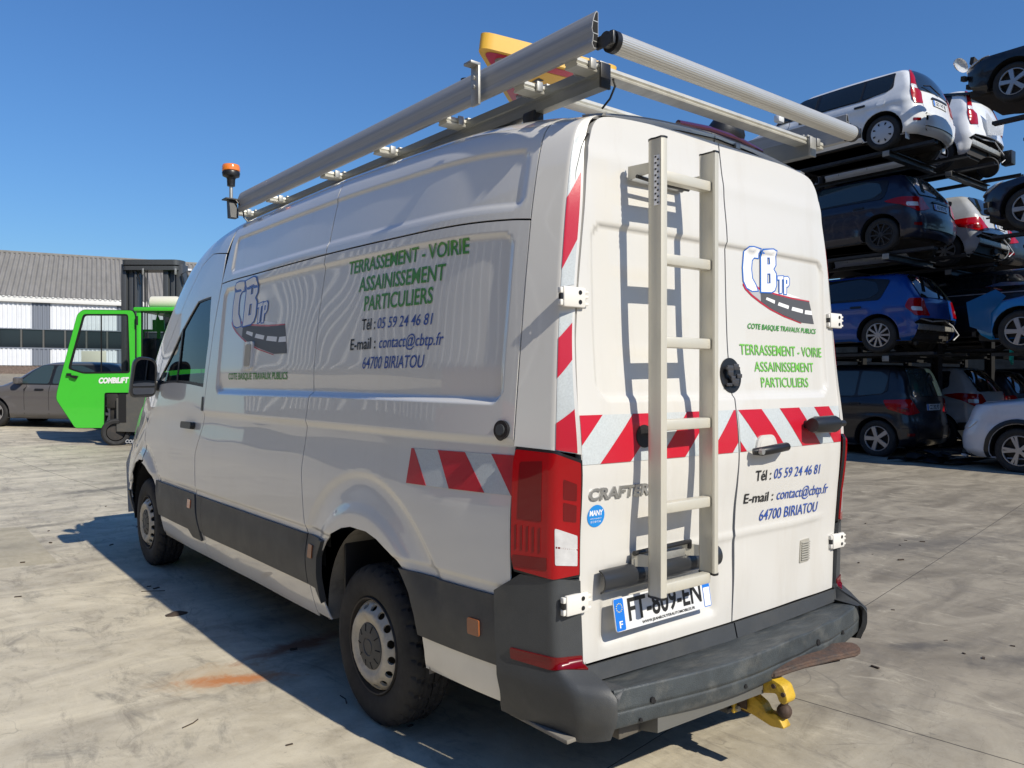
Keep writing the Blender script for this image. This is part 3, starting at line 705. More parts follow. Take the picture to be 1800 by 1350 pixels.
# sill trim and step bumper
def trimf(a, b): return np.stack([a, -.014 + .018 * (a / .8) ** 2 - (.54 - b) * .25, b], -1)
panel('door_sill_trim', [(-.80, .488), (-.004, .480), (-.004, .538), (-.80, .538)], trimf, .04, M_clad, van, off=.004, thick=.02)
panel('door_sill_trim', [(.004, .480), (.80, .488), (.80, .538), (.004, .538)], trimf, .04, M_clad, van, off=.004, thick=.02)
def stepf(a, b):
    # b: 0 at the back of the tread, .2 at its front edge, then down the face
    yf = -.205 + .085 * (np.abs(a + .05) / .8) ** 2.2
    pb = pchip([0, .16, .186, .196, .206, .26, .264, .270, .33, .36], [0, .95, 1.0, 1.015, 1.02, 1.045, 1.0, 1.03, 1.0, .9])
    pz = pchip([0, .16, .186, .196, .206, .26, .264, .270, .33, .36], [.478, .497, .498, .491, .480, .430, .428, .424, .375, .365])
    y = .01 + (yf - .01) * pb(b); z = pz(b) + .004 * np.sin(a * 7) * sstep(.1, .2, b) + .003 * np.sin(a * 23 + b * 30) * np.exp(-((a - .35) / .3) ** 2)
    return np.stack([a, y, z], -1)
panel('step_bumper', [(-.800, .0), (.800, .0), (.800, .34), (.40, .36), (.0, .36), (-.800, .34)], stepf, .012, M_bump, van, thick=.012, flip=True)
d = MB()
for (x, z, r) in ((-.655, .447, .010), (.30, .448, .011), (-.20, .395, .007), (-.70, .39, .006), (.55, .43, .008)):
    yf = float(stepf(np.array([x]), np.array([.235 if z > .42 else .31]))[0][1]); d.cyl((x, yf - .006, z), (x, yf + .01, z), r, 10); d.cyl((x + r * .8, yf - .0055, z - r * .7), (x + r * .8, yf + .01, z - r * .7), r * .7, 7)
d.build('bumper_hole', M_dark, van, smooth=False)['kind'] = 'stuff'
d = MB(); d.box((-.72, -.08, .30), (.72, .02, .345), .006); d.build('rear_crossmember', mat('dusty_steel', (.10, .09, .075), .7, dirt=(.2, .15, .09), dirt_amt=.6), van)
d = MB(); d.sweep([(0, 0, 0), (0, .09, 0), (0, .09, -.07), (0, .0, -.05)], (-.62, -.16, .375), (-.02, -.17, .365)); d.build('step_bracket', mat('bracket_grey_steel', (.16, .16, .15), .5, metal=.4, dirt=(.2, .15, .1), dirt_amt=.4), van)
d = MB(); d.box((-.90, -.02, .315), (-.70, .28, .330), .004); d.build('underbody_guard', M_well, van)

# ------------------------------------------------------------------ lettering and logo on the van
def poly_offset(pts, d):
    n = len(pts); out = []; A = sum(pts[i][0] * pts[(i + 1) % n][1] - pts[(i + 1) % n][0] * pts[i][1] for i in range(n))
    s = 1 if A > 0 else -1
    for i in range(n):
        p = np.array(pts[i]); a = p - np.array(pts[i - 1]); b = np.array(pts[(i + 1) % n]) - p
        a = a / np.linalg.norm(a); b = b / np.linalg.norm(b); na = np.array([a[1], -a[0]]); nb = np.array([b[1], -b[0]]); m = na + nb; m /= max(np.linalg.norm(m), .4); k = 1 / max(.5, np.dot(m, na))
        out.append(tuple(p + s * m * d * k))
    return out
def logo(surf, flip, org, sx, sz, name='logo'):
    """org: parameter-space position of the logo's lower left, sx signed width, sz height; artwork drawn on a 586 x 622 grid"""
    def T(pts): return [(org[0] + sx * (x - 85) / 585., org[1] + sz * (1 - (y - 95 - .17 * (x - 85)) / 520.)) for x, y in pts]
    Cc = [(203, 122), (199, 182), (168, 178), (150, 200), (144, 262), (150, 330), (176, 378), (190, 420), (150, 420), (110, 395), (88, 345), (84, 250), (96, 135), (118, 106), (150, 106)]
    tail = [(88, 330), (150, 330), (180, 375), (215, 410), (235, 440), (235, 515), (150, 445), (105, 395)]
    road = [(212, 415), (330, 450), (480, 495), (630, 527), (650, 610), (670, 708), (550, 685), (400, 617), (290, 556), (215, 500)]
    ul = [(150, 335), (176, 378), (212, 405), (330, 446), (480, 490), (630, 522), (632, 530), (480, 500), (330, 458), (205, 415), (165, 380)]
    ll = [(84, 360), (105, 400), (150, 448), (215, 503), (290, 559), (400, 620), (550, 688), (552, 694), (400, 629), (288, 568), (210, 512), (144, 458), (98, 408), (80, 372)]
    hill = [(212, 400), (330, 440), (440, 455), (560, 500), (480, 488), (330, 447)]
    E = dict(step=.04)
    P = lambda nm, pts, m, off: panel(nm, T(pts), surf, .03, m, van, off=off, thick=0, flip=flip)
    o = P('logo_shape', hill, M_logowhite, .0013); P('logo_shape', tail, mat('logo_pale_grey', (.42, .42, .43), .4), .0014); P('logo_road', road, M_road, .0015)
    P('logo_line', ul, M_red, .0018); P('logo_line', ll, M_red, .0018)
    for q in ([(262, 472), (328, 500), (324, 525), (254, 489)], [(360, 515), (446, 548), (440, 573), (350, 538)], [(475, 558), (570, 586), (566, 615), (466, 584)], [(590, 592), (648, 602), (655, 636), (584, 622)]):
        P('logo_dash', q, M_logowhite, .0019)
    P('logo_letter_edge', poly_offset(Cc, 8), M_logoblue, .0020); P('logo_letter', Cc, M_logowhite, .0024)
    dx = 1 if sx > 0 else -1
    def L(t, x0, x1, yb, h, b1, b2, oo):
        a = T([(x0, yb), (x1, yb)]); hh = sz * h / 520.
        lettering('logo_letter_edge', t, surf, a[0], a[1], hh, M_logoblue, van, shear=.10, bold=b1, off=oo, flip=flip, sgn=1 if sx > 0 else -1)
        lettering('logo_letter', t, surf, a[0], a[1], hh * .985, M_logowhite, van, shear=.10, bold=b2, off=oo + .0004, flip=flip, sgn=1 if sx > 0 else -1)
    Bp = [(222, 126), (300, 124), (326, 138), (335, 172), (335, 238), (316, 268), (336, 300), (338, 388), (324, 424), (300, 437), (216, 430)]
    h1 = [(268, 180), (290, 180), (292, 232), (268, 232)]; h2 = [(266, 298), (292, 298), (292, 372), (264, 372)]
    Tp = [(352, 322), (400, 322), (400, 345), (386, 345), (383, 448), (366, 448), (368, 345), (352, 345)]
    Pp = [(406, 328), (438, 328), (450, 345), (448, 388), (436, 402), (424, 402), (422, 458), (404, 456)]
    def PH(nm, pts, holes, m, off): panel(nm, T(pts), surf, .03, m, van, holes=[T(h) for h in holes], off=off, thick=0, flip=flip)
    PH('logo_letter_edge', poly_offset(Tp, 7), [], M_logoblue, .0027); PH('logo_letter_edge', poly_offset(Pp, 7), [], M_logoblue, .0028)
    PH('logo_letter', Tp, [], M_logowhite, .0032); PH('logo_letter', Pp, [[(421, 350), (433, 350), (433, 382), (420, 382)]], M_logowhite, .0033)
    PH('logo_letter_edge', poly_offset(Bp, 9), [poly_offset(h1, -6), poly_offset(h2, -6)], M_logoblue, .0034); PH('logo_letter', Bp, [h1, h2], M_logowhite, .0038)
logo(rear, False, (.118, 1.748), .55, .298)
logo(SL, True, (2.965, 1.605), -.875, .462)
def words(surf, items, flip, sgn):
    for s, p0, p1, h, m, sh, b in items:
        lettering('lettering', s, surf, p0, p1, h, m, van, shear=sh, bold=b * .6, off=.0026 if flip else .0032, flip=flip, sgn=sgn)
words(SL, [
    ('TERRASSEMENT - VOIRIE', (1.462, 1.966), (.518, 1.974), .063, M_green, 0, .022), ('ASSAINISSEMENT', (1.341, 1.874), (.655, 1.876), .067, M_green, 0, .022),
    ('PARTICULIERS', (1.275, 1.783), (.726, 1.786), .067, M_green, 0, .022), ('Tél :', (1.283, 1.696), (1.160, 1.697), .050, M_ink, 0, .02),
    ('05 59 24 46 81', (1.144, 1.698), (.715, 1.699), .047, M_blue, .15, .005), ('E-mail :', (1.378, 1.609), (1.146, 1.612), .050, M_ink, 0, .02),
    ('contact@cbtp.fr', (1.117, 1.612), (.630, 1.616), .050, M_blue, .15, .005), ('64700 BIRIATOU', (1.252, 1.524), (.750, 1.527), .052, M_blue, .15, .005),
    ('COTE BASQUE TRAVAUX PUBLICS', (2.957, 1.478), (2.062, 1.478), .037, M_greenlabel, .2, .03)], True, -1)
M_g2 = mat('light_green_lettering', (.16, .46, .075), .4)
words(rear, [
    ('COTE BASQUE TRAVAUX PUBLICS', (.137, 1.710), (.682, 1.708), .0215, M_greenlabel, .2, .03),
    ('TERRASSEMENT - VOIRIE', (.078, 1.602), (.725, 1.603), .043, M_g2, 0, .012), ('ASSAINISSEMENT', (.170, 1.534), (.642, 1.535), .041, M_g2, 0, .012),
    ('PARTICULIERS', (.209, 1.469), (.584, 1.468), .041, M_g2, 0, .012), ('Tél :', (.118, 1.092), (.231, 1.090), .042, M_ink, 0, .02),
    ('05 59 24 46 81', (.252, 1.091), (.633, 1.084), .042, M_blue, .15, .005), ('E-mail :', (.056, 1.006), (.263, 1.000), .039, M_ink, 0, .02),
    ('contact@cbtp.fr', (.290, .999), (.727, .988), .044, M_blue, .15, .005), ('64700 BIRIATOU', (.171, .923), (.642, .913), .045, M_blue, .15, .005)], False, 1)

# ------------------------------------------------------------------ van wheels
def tyre_mesh(name, parent, cx, cy, cz, sg, R=.346, W=.215, rin=.205, seg=176):
    prof = [(rin, .018), (rin + .012, .008), (.245, .002), (.275, .0), (.300, .003), (.318, .009), (.331, .018), (.339, .026), (.3435, .036)]
    ws = [.046, .056, .062, .070, .080, .090, .098, .104, .111]
    col = [(r, w) for r, w in prof] + [(R, w) for w in ws] + [(R, W - w) for w in reversed(ws[:-1])] + [(r, W - w) for r, w in reversed(prof)]
    n = len(col); V = []
    for k in range(seg):
        a = 2 * math.pi * k / seg
        for j, (r, w) in enumerate(col):
            rr = r
            if w >= .018 and w <= W - .018 and r > .325:
                ph = (k + int(abs(w - W / 2) * 55)) % 6
                if ph == 0: rr -= .010 if r < .345 else .011
                if j in (11, 12, 17, len(col) - 12, len(col) - 13) and r > .345: rr -= .009
            if rr < .305: rr += 0
            V.append((cx + sg * -w, cy + rr * math.cos(a), cz + rr * math.sin(a)))
    F = [(k * n + j, ((k + 1) % seg) * n + j, ((k + 1) % seg) * n + j + 1, k * n + j + 1) for k in range(seg) for j in range(n - 1)]
    b = MB(); b.add(V, F); return b.build(name, M_rubber, parent, angle=28)
def steel_wheel(sg, cy, cz):
    cx = sg * .962
    root = tyre_mesh('wheel', van, cx, cy, cz, sg)
    Mx = Matrix.Translation((cx, cy, cz)) @ Matrix.Rotation(rad(90 * sg), 4, 'Y')
    b = MB(); b.lathe([(.209, -.012), (.206, -.004), (.200, -.006), (.196, -.02), (.190, -.055), (.186, -.10), (.186, -.19)], Mx, 64); b.build('rim_barrel', M_rimdark, root)
    sdep = pchip([0, .09, .105, .13, .146, .153, .170, .187, .192, .2], [.0, .0, .003, .014, .015, .011, -.005, -.022, -.030, -.03])
    def sf(a, c):
        r = np.hypot(a, c); return np.stack([np.full_like(a, cx) + sg * sdep(r), cy + a, cz + c], -1)
    holes = []
    for k in range(16):
        a = 2 * math.pi * (k + .3) / 16; c0, s0 = math.cos(a), math.sin(a)
        holes.append([((.1705 + .0125 * math.cos(t)) * c0 - .0185 * math.sin(t) * s0, (.1705 + .0125 * math.cos(t)) * s0 + .0185 * math.sin(t) * c0) for t in np.linspace(0, 2 * math.pi, 13)[:-1]])
    panel('rim_disc', circle(0, 0, .192, n=64), sf, .012, M_rimcream, root, holes=[circle(0, 0, .09, n=32)] + holes, thick=.012, flip=sg < 0, bstep=.009)
    b = MB(); b.lathe([(.0, .0), (.03, 0), (.032, -.003), (.038, -.003), (.040, 0), (.075, -.002), (.098, -.008), (.105, -.018), (.105, -.04)], Matrix.Translation((cx + sg * .014, cy, cz)) @ Matrix.Rotation(rad(90 * sg), 4, 'Y'), 48)
    hc = b.build('hub_cap', M_clad, root)
    b = MB()
    for k in range(10):
        a = 2 * math.pi * k / 10
        p0 = Vector((cx + sg * .0135, cy + .066 * math.cos(a), cz + .066 * math.sin(a))); p1 = Vector((cx + sg * .0075, cy + .095 * math.cos(a), cz + .095 * math.sin(a)))
        b.tube([p0, p1], .0025, 5)
    b.build('hub_cap_slots', M_dark, root)['kind'] = 'stuff'
    b = MB(); b.cyl((cx - sg * .10, cy, cz), (cx - sg * .19, cy, cz), .15, 24); b.build('brake_drum', M_rimdark, root)
    return root
steel_wheel(-1, WY, .340); steel_wheel(1, WY, .340); steel_wheel(-1, WF, .375); steel_wheel(1, WF, .375)

# ------------------------------------------------------------------ ladder on the left rear door
lad = empty('access_ladder'); lad.parent = van
def stile(x, z0, z1, s):
    # aerofoil-like extrusion, the channel facing the rungs
    pts = [(-.016, -.031), (-.006, -.036), (.010, -.035), (.013, -.028), (.009, -.022), (.009, .022), (.013, .028), (.010, .034), (-.006, .034), (-.014, .026), (-.018, .010), (-.014, -.004)]
    b = MB(); b.sweep([(s * px, py, 0) for px, py in pts], (x, -.105, z0), (x, -.105, z1)); o = b.build('stile', M_ladder, lad, angle=50)
    for za, zb in ((z1, z1 + .006), (z0 - .008, z0)):
        b = MB(); b.sweep([(s * px * 1.08, py * 1.04, 0) for px, py in pts], (x, -.105, za), (x, -.105, zb)); b.build('end_cap', M_black, o)
    return o
st = stile(-.561, .760, 2.317, 1); stile(-.279, .800, 2.318, -1)
def stick(a, b):
    x = np.full_like(a, -.5795); return np.stack([x, -.105 + (a) , b], -1)
sp = panel('safety_sticker', [(-.030, 2.09), (-.002, 2.09), (-.002, 2.26), (-.030, 2.26)], lambda a, b: np.stack([-.573 - .003 + np.interp(a, [-.034, -.01, .01], [.006, 0.0, -.004]), -.105 + a, b], -1), .02, M_logowhite, st, thick=0, flip=True, off=.004)
b = MB()
for k in range(16):
    zz = 2.095 + .0104 * k; yy = -.128 + .010 * (k % 2); b.box((-.5815, yy, zz), (-.580, yy + .007, zz + .006))
b.build('sticker_print', M_ink, st)['kind'] = 'stuff'
for z in (2.197, 1.913, 1.628, 1.343, 1.058, .782):
    b = MB(); b.box((-.552, -.124, z - .019), (-.288, -.086, z + .019), .006); b.build('rung', M_ladder, lad)
for z0, z1, yb, xs in ((2.205, 2.252, .025, (-.563, -.277)), (.850, .897, -.02, (-.592, -.318))):
    for k, x in enumerate(xs):
        b = MB(); xa = (-.563, -.277)[k]
        b.ngon_prism([(x - .003, yb, z0), (x - .003, yb, z1), (xa - .003, -.09, z1 - .006), (xa - .003, -.09, z0 + .006)], (.006, 0, 0)); b.build('bracket_arm', M_ladder, lad)
    b = MB(); b.box((xs[0], yb - .012, z0 - .004), (xs[1], yb - .004, z0 + .028), .003); b.build('bracket_plate', M_galv, lad)
b = MB(); b.tube([(-.60, -.036, .898), (-.50, -.04, .902), (-.42, -.04, .902), (-.34, -.045, .905), (-.31, -.045, .905), (-.305, -.04, .88)], .009, 8); b.build('foam_wrap', M_black, lad)
b = MB(); b.tube([(-.58, -.03, 2.205), (-.45, -.03, 2.198), (-.30, -.03, 2.20)], .007, 8); b.build('foam_wrap', M_black, lad)

# ------------------------------------------------------------------ roof rack
rack = empty('roof_rack'); rack.parent = van
for s in (-1, 1):
    pr = [(0, 0), (s * .042, 0), (s * .042, .030), (s * .036, .034), (s * .036, .046), (s * .042, .050), (s * .042, .080), (0, .080)]
    b = MB(); b.sweep([(x - s * .021, 0, z) for x, z in pr], (s * .665, .043, 2.513), (s * .665, 3.40, 2.535)); o = b.build('rack_rail', M_galv if False else mat('weathered_rack_rail', (.26, .27, .26), .45, metal=.6, dirt=(.16, .15, .10), dirt_amt=.6, dscale=9, stretch=(1, .2, 1)), rack, angle=30)
    b = MB(); b.box((s * .665 - .024, .036, 2.510), (s * .665 + .024, .046, 2.597), .002); b.build('end_cap', M_black if s < 0 else M_galv, o)
    for y in (.42, 1.9, 3.1):
        b = MB(); b.box((s * .665 - .03, y - .035, 2.46), (s * .665 + .02, y + .035, 2.525), .006); b.build('rail_foot', M_black, o)
for y in (.085, .365, .87, 1.43, 2.01, 2.76, 3.28):
    zz = 2.560 + .006 * y
    pr = [(-.030, 0), (.030, 0), (.032, .006), (.026, .012), (.032, .018), (.030, .030), (.016, .034), (.014, .029), (-.014, .029), (-.016, .034), (-.030, .030), (-.032, .018), (-.026, .012), (-.032, .006)]
    b = MB(); b.sweep([(0, a, c) for a, c in pr], (-.785, y, zz + .005), (.785, y, zz + .005)); cb = b.build('crossbar', M_alu, rack, angle=30)
    b = MB()
    for s in (-1, 1):
        for dy in (-.045, .035): b.box((s * .72 - .014, y + dy, zz + .005), (s * .72 + .014, y + dy + .010, zz + .042), .003)
        b.box((s * .66 - .022, y - .038, zz + .036), (s * .66 + .022, y + .038, zz + .046), .003); b.cyl((s * .66, y, zz + .045), (s * .66, y, zz + .055), .009, 8)
    b.build('clamp', M_galv, cb)['kind'] = 'stuff'
for s in (-1, 1):
    # hollow board-like side rail, its end showing the section
    o_ = [(.0, 0), (.020, -.004), (.030, .012), (.026, .022), (.024, .040), (.030, .060), (.026, .085), (.016, .112), (.008, .122), (.0, .118)]
    outer = [(s * (x - .014), z) for x, z in o_]
    b = MB(); b.sweep([(x, 0, z) for x, z in outer], (s * .805, -.052, 2.585), (s * .805, 3.18, 2.585)); o = b.build('side_rail', M_alum2, rack, angle=60)
    b = MB()
    ins = poly_offset(outer, -.0028)
    pts = [(s * .805 + x, -.0528, 2.585 + z) for x, z in ins]; b.add(pts, [tuple(range(len(pts)))]); b.build('rail_hollow', M_dark, o, smooth=False)
    b = MB()
    for z in (.018, .044, .084): b.box((s * .805 + s * -.013, -.0535, 2.585 + z), (s * .805 + s * .012, -.0528, 2.588 + z))
    b.build('rail_web', M_galv, o)
    # end bracket of the roller and corner clamp
    b = MB(); b.box((s * .79 - .006, -.125, 2.580), (s * .79 + .004, -.045, 2.622), .003); b.cyl((s * .775, -.089, 2.602), (s * .797, -.089, 2.602), .026, 20); b.build('roller_bracket', mat('dark_steel_bracket', (.07, .07, .07), .4, metal=.6), rack)
b = MB(); b.box((-.850, .53, 2.55), (-.838, .58, 2.70), .003); b.box((-.885, .53, 2.698), (-.838, .58, 2.710), .003); b.build('stop_bracket', M_galv, rack)
b = MB()
for z in (2.62, 2.655): b.cyl((-.858, .555, z), (-.850, .555, z), .008, 6)
b.build('bracket_bolt', M_galv, rack)['kind'] = 'stuff'
Mroll = mat('ribbed_aluminium_roller', (.60, .59, .55), .4, metal=.6, dirt=(.4, .36, .26), dirt_amt=.5, dscale=12, stretch=(.2, 1, 1))
b = MB(); V = []; n = 60
for xx in (-.750, .765):
    for k in range(n):
        a = 2 * math.pi * k / n; r = .034 - (.0008 if k % 2 else 0); V.append((xx, -.089 + r * math.cos(a), 2.602 + r * math.sin(a)))
b.add(V, [(k, (k + 1) % n, n + (k + 1) % n, n + k) for k in range(n)] + [tuple(range(n)), tuple(range(n, 2 * n))]); b.build('loading_roller', Mroll, rack, smooth=False)
for x0, x1 in ((-.772, -.751), (.764, .780)):
    b = MB(); b.cyl((x0, -.089, 2.602), (x1, -.089, 2.602), .036, 28); b.build('roller_cap', M_black, rack)
# wire, black roof lamp and maroon strip lamp above the doors
b = MB(); b.tube([(-.60, .07, 2.58), (-.595, .06, 2.54), (-.60, .08, 2.50), (-.61, .11, 2.47)], .004, 6); b.build('dangling_cable', M_black, van)
b = MB(); b.tube([(-.08, .20, 2.548), (.10, .19, 2.558), (.30, .19, 2.556), (.50, .20, 2.535)], .015, 10); b.build('high_brake_lamp', mat('maroon_lamp_bar', (.06, .006, .025), .2, coat=1.0), van)
b = MB(); b.lathe([(0, .055), (.03, .052), (.06, .035), (.075, .0), (.075, -.05)], Matrix.Translation((.30, .24, 2.60)) @ Matrix.Rotation(rad(18), 4, 'X') @ Matrix.Diagonal((1.3, 1, 1, 1)), 24); b.build('roof_dome', M_black, van)
b = MB(); b.box((.12, .06, 2.452), (.15, .075, 2.475), .002); b.build('header_clip', M_galv, van)
# beacon
b = MB(); b.tube([(-.852, 3.205, 2.62), (-.852, 3.205, 2.765)], .011, 12); bs = b.build('beacon', M_galv, van)
b = MB(); b.lathe([(.0, -.01), (.024, -.008), (.026, .035), (.03, .045), (.052, .055), (.056, .075), (.052, .085), (0, .085)], Matrix.Translation((-.852, 3.205, 2.755)), 32); b.build('beacon_base', M_black, bs)
b = MB(); b.lathe([(.050, .0), (.056, .004), (.056, .030), (.050, .042), (.03, .047), (0, .048)], Matrix.Translation((-.852, 3.205, 2.840)), 32); b.build('beacon_dome', mat('orange_beacon_plastic', (.75, .20, .02), .15, coat=1.0), bs)
b = MB(); b.ngon_prism([(-.87, 3.22, 2.54), (-.87, 3.16, 2.54), (-.87, 3.19, 2.66), (-.87, 3.235, 2.66)], (.05, 0, 0)); b.box((-.90, 3.16, 2.655), (-.80, 3.24, 2.662)); b.build('beacon_bracket', M_clad, bs)
b = MB(); b.tube([(-.84, 3.17, 2.66), (-.80, 3.14, 2.60), (-.80, 3.12, 2.54), (-.77, 3.10, 2.50), (-.74, 3.1, 2.50)], .005, 6); b.build('beacon_cable', M_black, bs)

# ------------------------------------------------------------------ tow hitch, rear step
M_yel = mat('chipped_yellow_paint', (.56, .36, .03), .45, dirt=(.08, .035, .02), dirt_amt=.9, dscale=14, bump=.3, bscale=80)
M_rust = mat('rusty_dark_steel', (.085, .055, .040), .65, metal=.3, var=.5, vscale=12, bump=.3, bscale=60)
hit = empty('tow_hitch'); hit.parent = van
def prism_yz(name, pts, x0, x1, m, parent, bev=.004):
    bm = bmesh.new(); vs = [bm.verts.new((x0, y, z)) for y, z in pts]; f = bm.faces.new(vs); r = bmesh.ops.extrude_face_region(bm, geom=[f])
    for v in r['geom']:
        if isinstance(v, bmesh.types.BMVert): v.co.x = x1
    bmesh.ops.recalc_face_normals(bm, faces=bm.faces)
    if bev: bmesh.ops.bevel(bm, geom=list(bm.edges), offset=bev, segments=2, affect='EDGES', profile=.5)
    bm.verts.index_update(); b = MB(); b.add([v.co.copy() for v in bm.verts], [[v.index for v in f.verts] for f in bm.faces]); bm.free()
    return b.build(name, m, parent)
prism_yz('hook_arm', roundpoly([(-.05, .30), (-.09, .352), (-.20, .380), (-.252, .365), (-.272, .318), (-.258, .296), (-.236, .300), (-.224, .330), (-.16, .312), (-.11, .292), (-.05, .270)], .012, 3), -.030, .030, M_yel, hit)
prism_yz('hook_jaw', roundpoly([(-.05, .222), (-.05, .29), (-.115, .288), (-.160, .268), (-.178, .240), (-.222, .250), (-.236, .232), (-.256, .205), (-.20, .196), (-.12, .214)], .010, 3), -.024, .024, M_yel, hit)
b = MB(); b.box((-.055, -.056, .205), (.055, -.042, .325), .006); b.build('hook_flange', M_yel, hit)
b = MB()
for x, z in ((-.035, .225), (.035, .225), (-.035, .30), (.035, .30)): b.cyl((x, -.068, z), (x, -.055, z), .012, 6)
b.build('flange_bolt', M_galv, hit)['kind'] = 'stuff'
b = MB(); b.lathe([(0, -.028), (.012, -.0255), (.022, -.018), (.0275, -.005), (.0275, .006), (.022, .017), (.014, .024), (.014, .05)], Matrix.Translation((0, -.240, .262)), 24); b.build('tow_ball', M_rust, hit)
b = MB(); b.tube([(.0, -.17, .365), (.0, -.175, .395), (.03, -.19, .40), (.03, -.20, .375)], .008, 8); b.build('safety_catch', M_yel, hit)
b = MB(); b.box((-.07, -.04, .20), (.07, .10, .36), .01); b.build('hitch_beam', mat('black_hitch_steel', (.03, .03, .032), .5, dirt=(.10, .07, .05), dirt_amt=.5), hit)
prism_yz('side_plate', roundpoly([(-.04, .33), (-.06, .40), (-.155, .40), (-.155, .35), (-.08, .31)], .01, 2), .04, .05, mat('black_hitch_steel', (.03, .03, .032), .5), hit, 0)
for zz_, yy_ in ((.355, -.215), (.362, -.15), (.335, -.255)):
    b = MB(); b.cyl((-.036, yy_, zz_), (-.028, yy_, zz_), .009, 8); b.build('hook_bolt', M_rust, hit)
b = MB(); b.box((-.010, -.10, .205), (.036, -.05, .30), .004); b.box((-.036, -.10, .23), (-.030, -.055, .30), .002); b.build('hook_cheek', M_rust, hit)
b = MB(); b.box((-.085, -.10, .31), (-.070, .02, .40), .004); b.box((-.085, -.05, .22), (.085, -.043, .23), .002); b.build('hitch_bracket', mat('black_hitch_steel', (.03, .03, .032), .5), hit)
b = MB(); b.tube([(-.13, .02, .29), (-.13, -.06, .287), (-.13, -.075, .287)], [.040, .040, .034], 24); so = b.build('trailer_socket', M_black, hit)
b = MB(); b.box((-.155, -.09, .275), (-.105, -.072, .305), .006); b.cyl((-.13, -.088, .315), (-.13, -.07, .327), .01, 8); b.build('socket_lid', M_clad, so)
b = MB(); b.tube([(.02, -.03, .40), (.0, -.07, .43), (-.01, -.12, .42), (.0, -.16, .37), (.01, -.13, .32)], .003, 6); b.build('breakaway_cable', M_galv, hit)
# worn brown footplate right of the hitch
fpn = roundpoly([(-.02, -.150), (.10, -.128), (.30, -.150), (.44, -.168), (.498, -.215), (.505, -.262), (.46, -.300), (.33, -.262), (.17, -.272), (.02, -.240), (-.05, -.215)], .03, 3)
bm = bmesh.new(); vs = [bm.verts.new((x, y, .388 + .012 * math.sin(x * 12) + .05 * max(0, x - .2) * .4)) for x, y in fpn]; f = bm.faces.new(vs); r = bmesh.ops.extrude_face_region(bm, geom=[f])
for v in r['geom']:
    if isinstance(v, bmesh.types.BMVert): v.co.z += .024
bmesh.ops.recalc_face_normals(bm, faces=bm.faces); bmesh.ops.bevel(bm, geom=[e for e in bm.edges], offset=.007, segments=2, affect='EDGES'); bmesh.ops.triangulate(bm, faces=[f for f in bm.faces if len(f.verts) > 4]); bm.verts.index_update()
b = MB(); b.add([v.co.copy() for v in bm.verts], [[v.index for v in f.verts] for f in bm.faces]); bm.free()
b.build('foot_plate', mat('worn_brown_footplate', (.13, .075, .05), .6, tint2=(.06, .05, .045), vscale=14, bump=.5, bscale=50), van)
b = MB(); b.ngon_prism([(.05, -.10, .385), (.45, -.20, .393), (.40, -.24, .36), (.12, -.14, .345), (.05, -.10, .345)], (0, .02, 0)); b.build('foot_plate_bracket', M_dark if False else mat('black_hitch_steel', (.03, .03, .032), .5), van)

# ------------------------------------------------------------------ folded warning sign lying on the rack
sign = empty('warning_sign', (-.52, .60, 2.66), label='yellow triangular road warning sign with red border lying folded on the van roof rack', cat='road sign')
M_sy = mat('sign_yellow', (.72, .42, .05), .45, dirt=(.4, .3, .15), dirt_amt=.3); M_sr = mat('sign_red', (.45, .01, .03), .35)
# lies face down, looked at from below
TW = [(-.735, .655), (-.295, .985), (-.215, .445)]
_c = (sum(p[0] for p in TW) / 3, sum(p[1] for p in TW) / 3)
SGN_M = Matrix.Translation((_c[0] + .52, _c[1] - .60, 2.79 - 2.66)) @ Matrix.Rotation(rad(7), 4, Vector((.21, .52, 0))) @ Matrix.Rotation(math.pi, 4, 'X')
T3 = [Vector((p[0] - _c[0], -(p[1] - _c[1]), 0)) for p in TW]
def tri(R, r):
    k = R / .40; return roundpoly([(p.x * k * 1.16, p.y * k * 1.16) for p in T3], r * .8, 6)
def sgn_face(zz):
    def f(a, b):
        P = np.stack([a, b, np.full_like(a, zz), np.ones_like(a)], -1); return (P @ np.array(SGN_M).T)[:, :3]
    return f
b = MB(); T = tri(.40, .10); V = []; F = []; n = len(T)
b.ngon_prism([(x, y, -.065) for x, y in T], (0, 0, .065), SGN_M); b.build('sign_box', M_sy, sign, angle=40)
panel('sign_border', tri(.355, .085), sgn_face(.0015), .1, M_sr, sign, holes=[tri(.23, .04)], thick=0)
panel('sign_field', tri(.22, .035), sgn_face(.0015), .1, M_sy, sign, thick=0)
panel('sign_symbol', [(-.01, -.02), (.01, -.02), (.015, .03), (-.015, .03)], sgn_face(.003), .1, M_ink, sign, thick=0)
panel('sign_symbol', circle(0, -.035, .010), sgn_face(.003), .1, M_ink, sign, thick=0)
for k in range(3):
    b = MB(); b.lathe([(0, .016), (.022, .014), (.030, .008), (.032, .0)], SGN_M @ Matrix.Translation((T3[k].x * .66, T3[k].y * .66, 0)), 20); b.build('sign_lamp', M_galv, sign)
b = MB(); b.tube([(-.20, .10, .02), (-.22, .18, .03), (-.20, .27, .01)], .026, 10); b.tube([(-.22, .17, .04), (-.22, .17, .08)], .020, 10); b.tube([(-.21, .25, .03), (-.21, .25, .07)], .020, 10); b.build('sign_motor', M_black, sign)

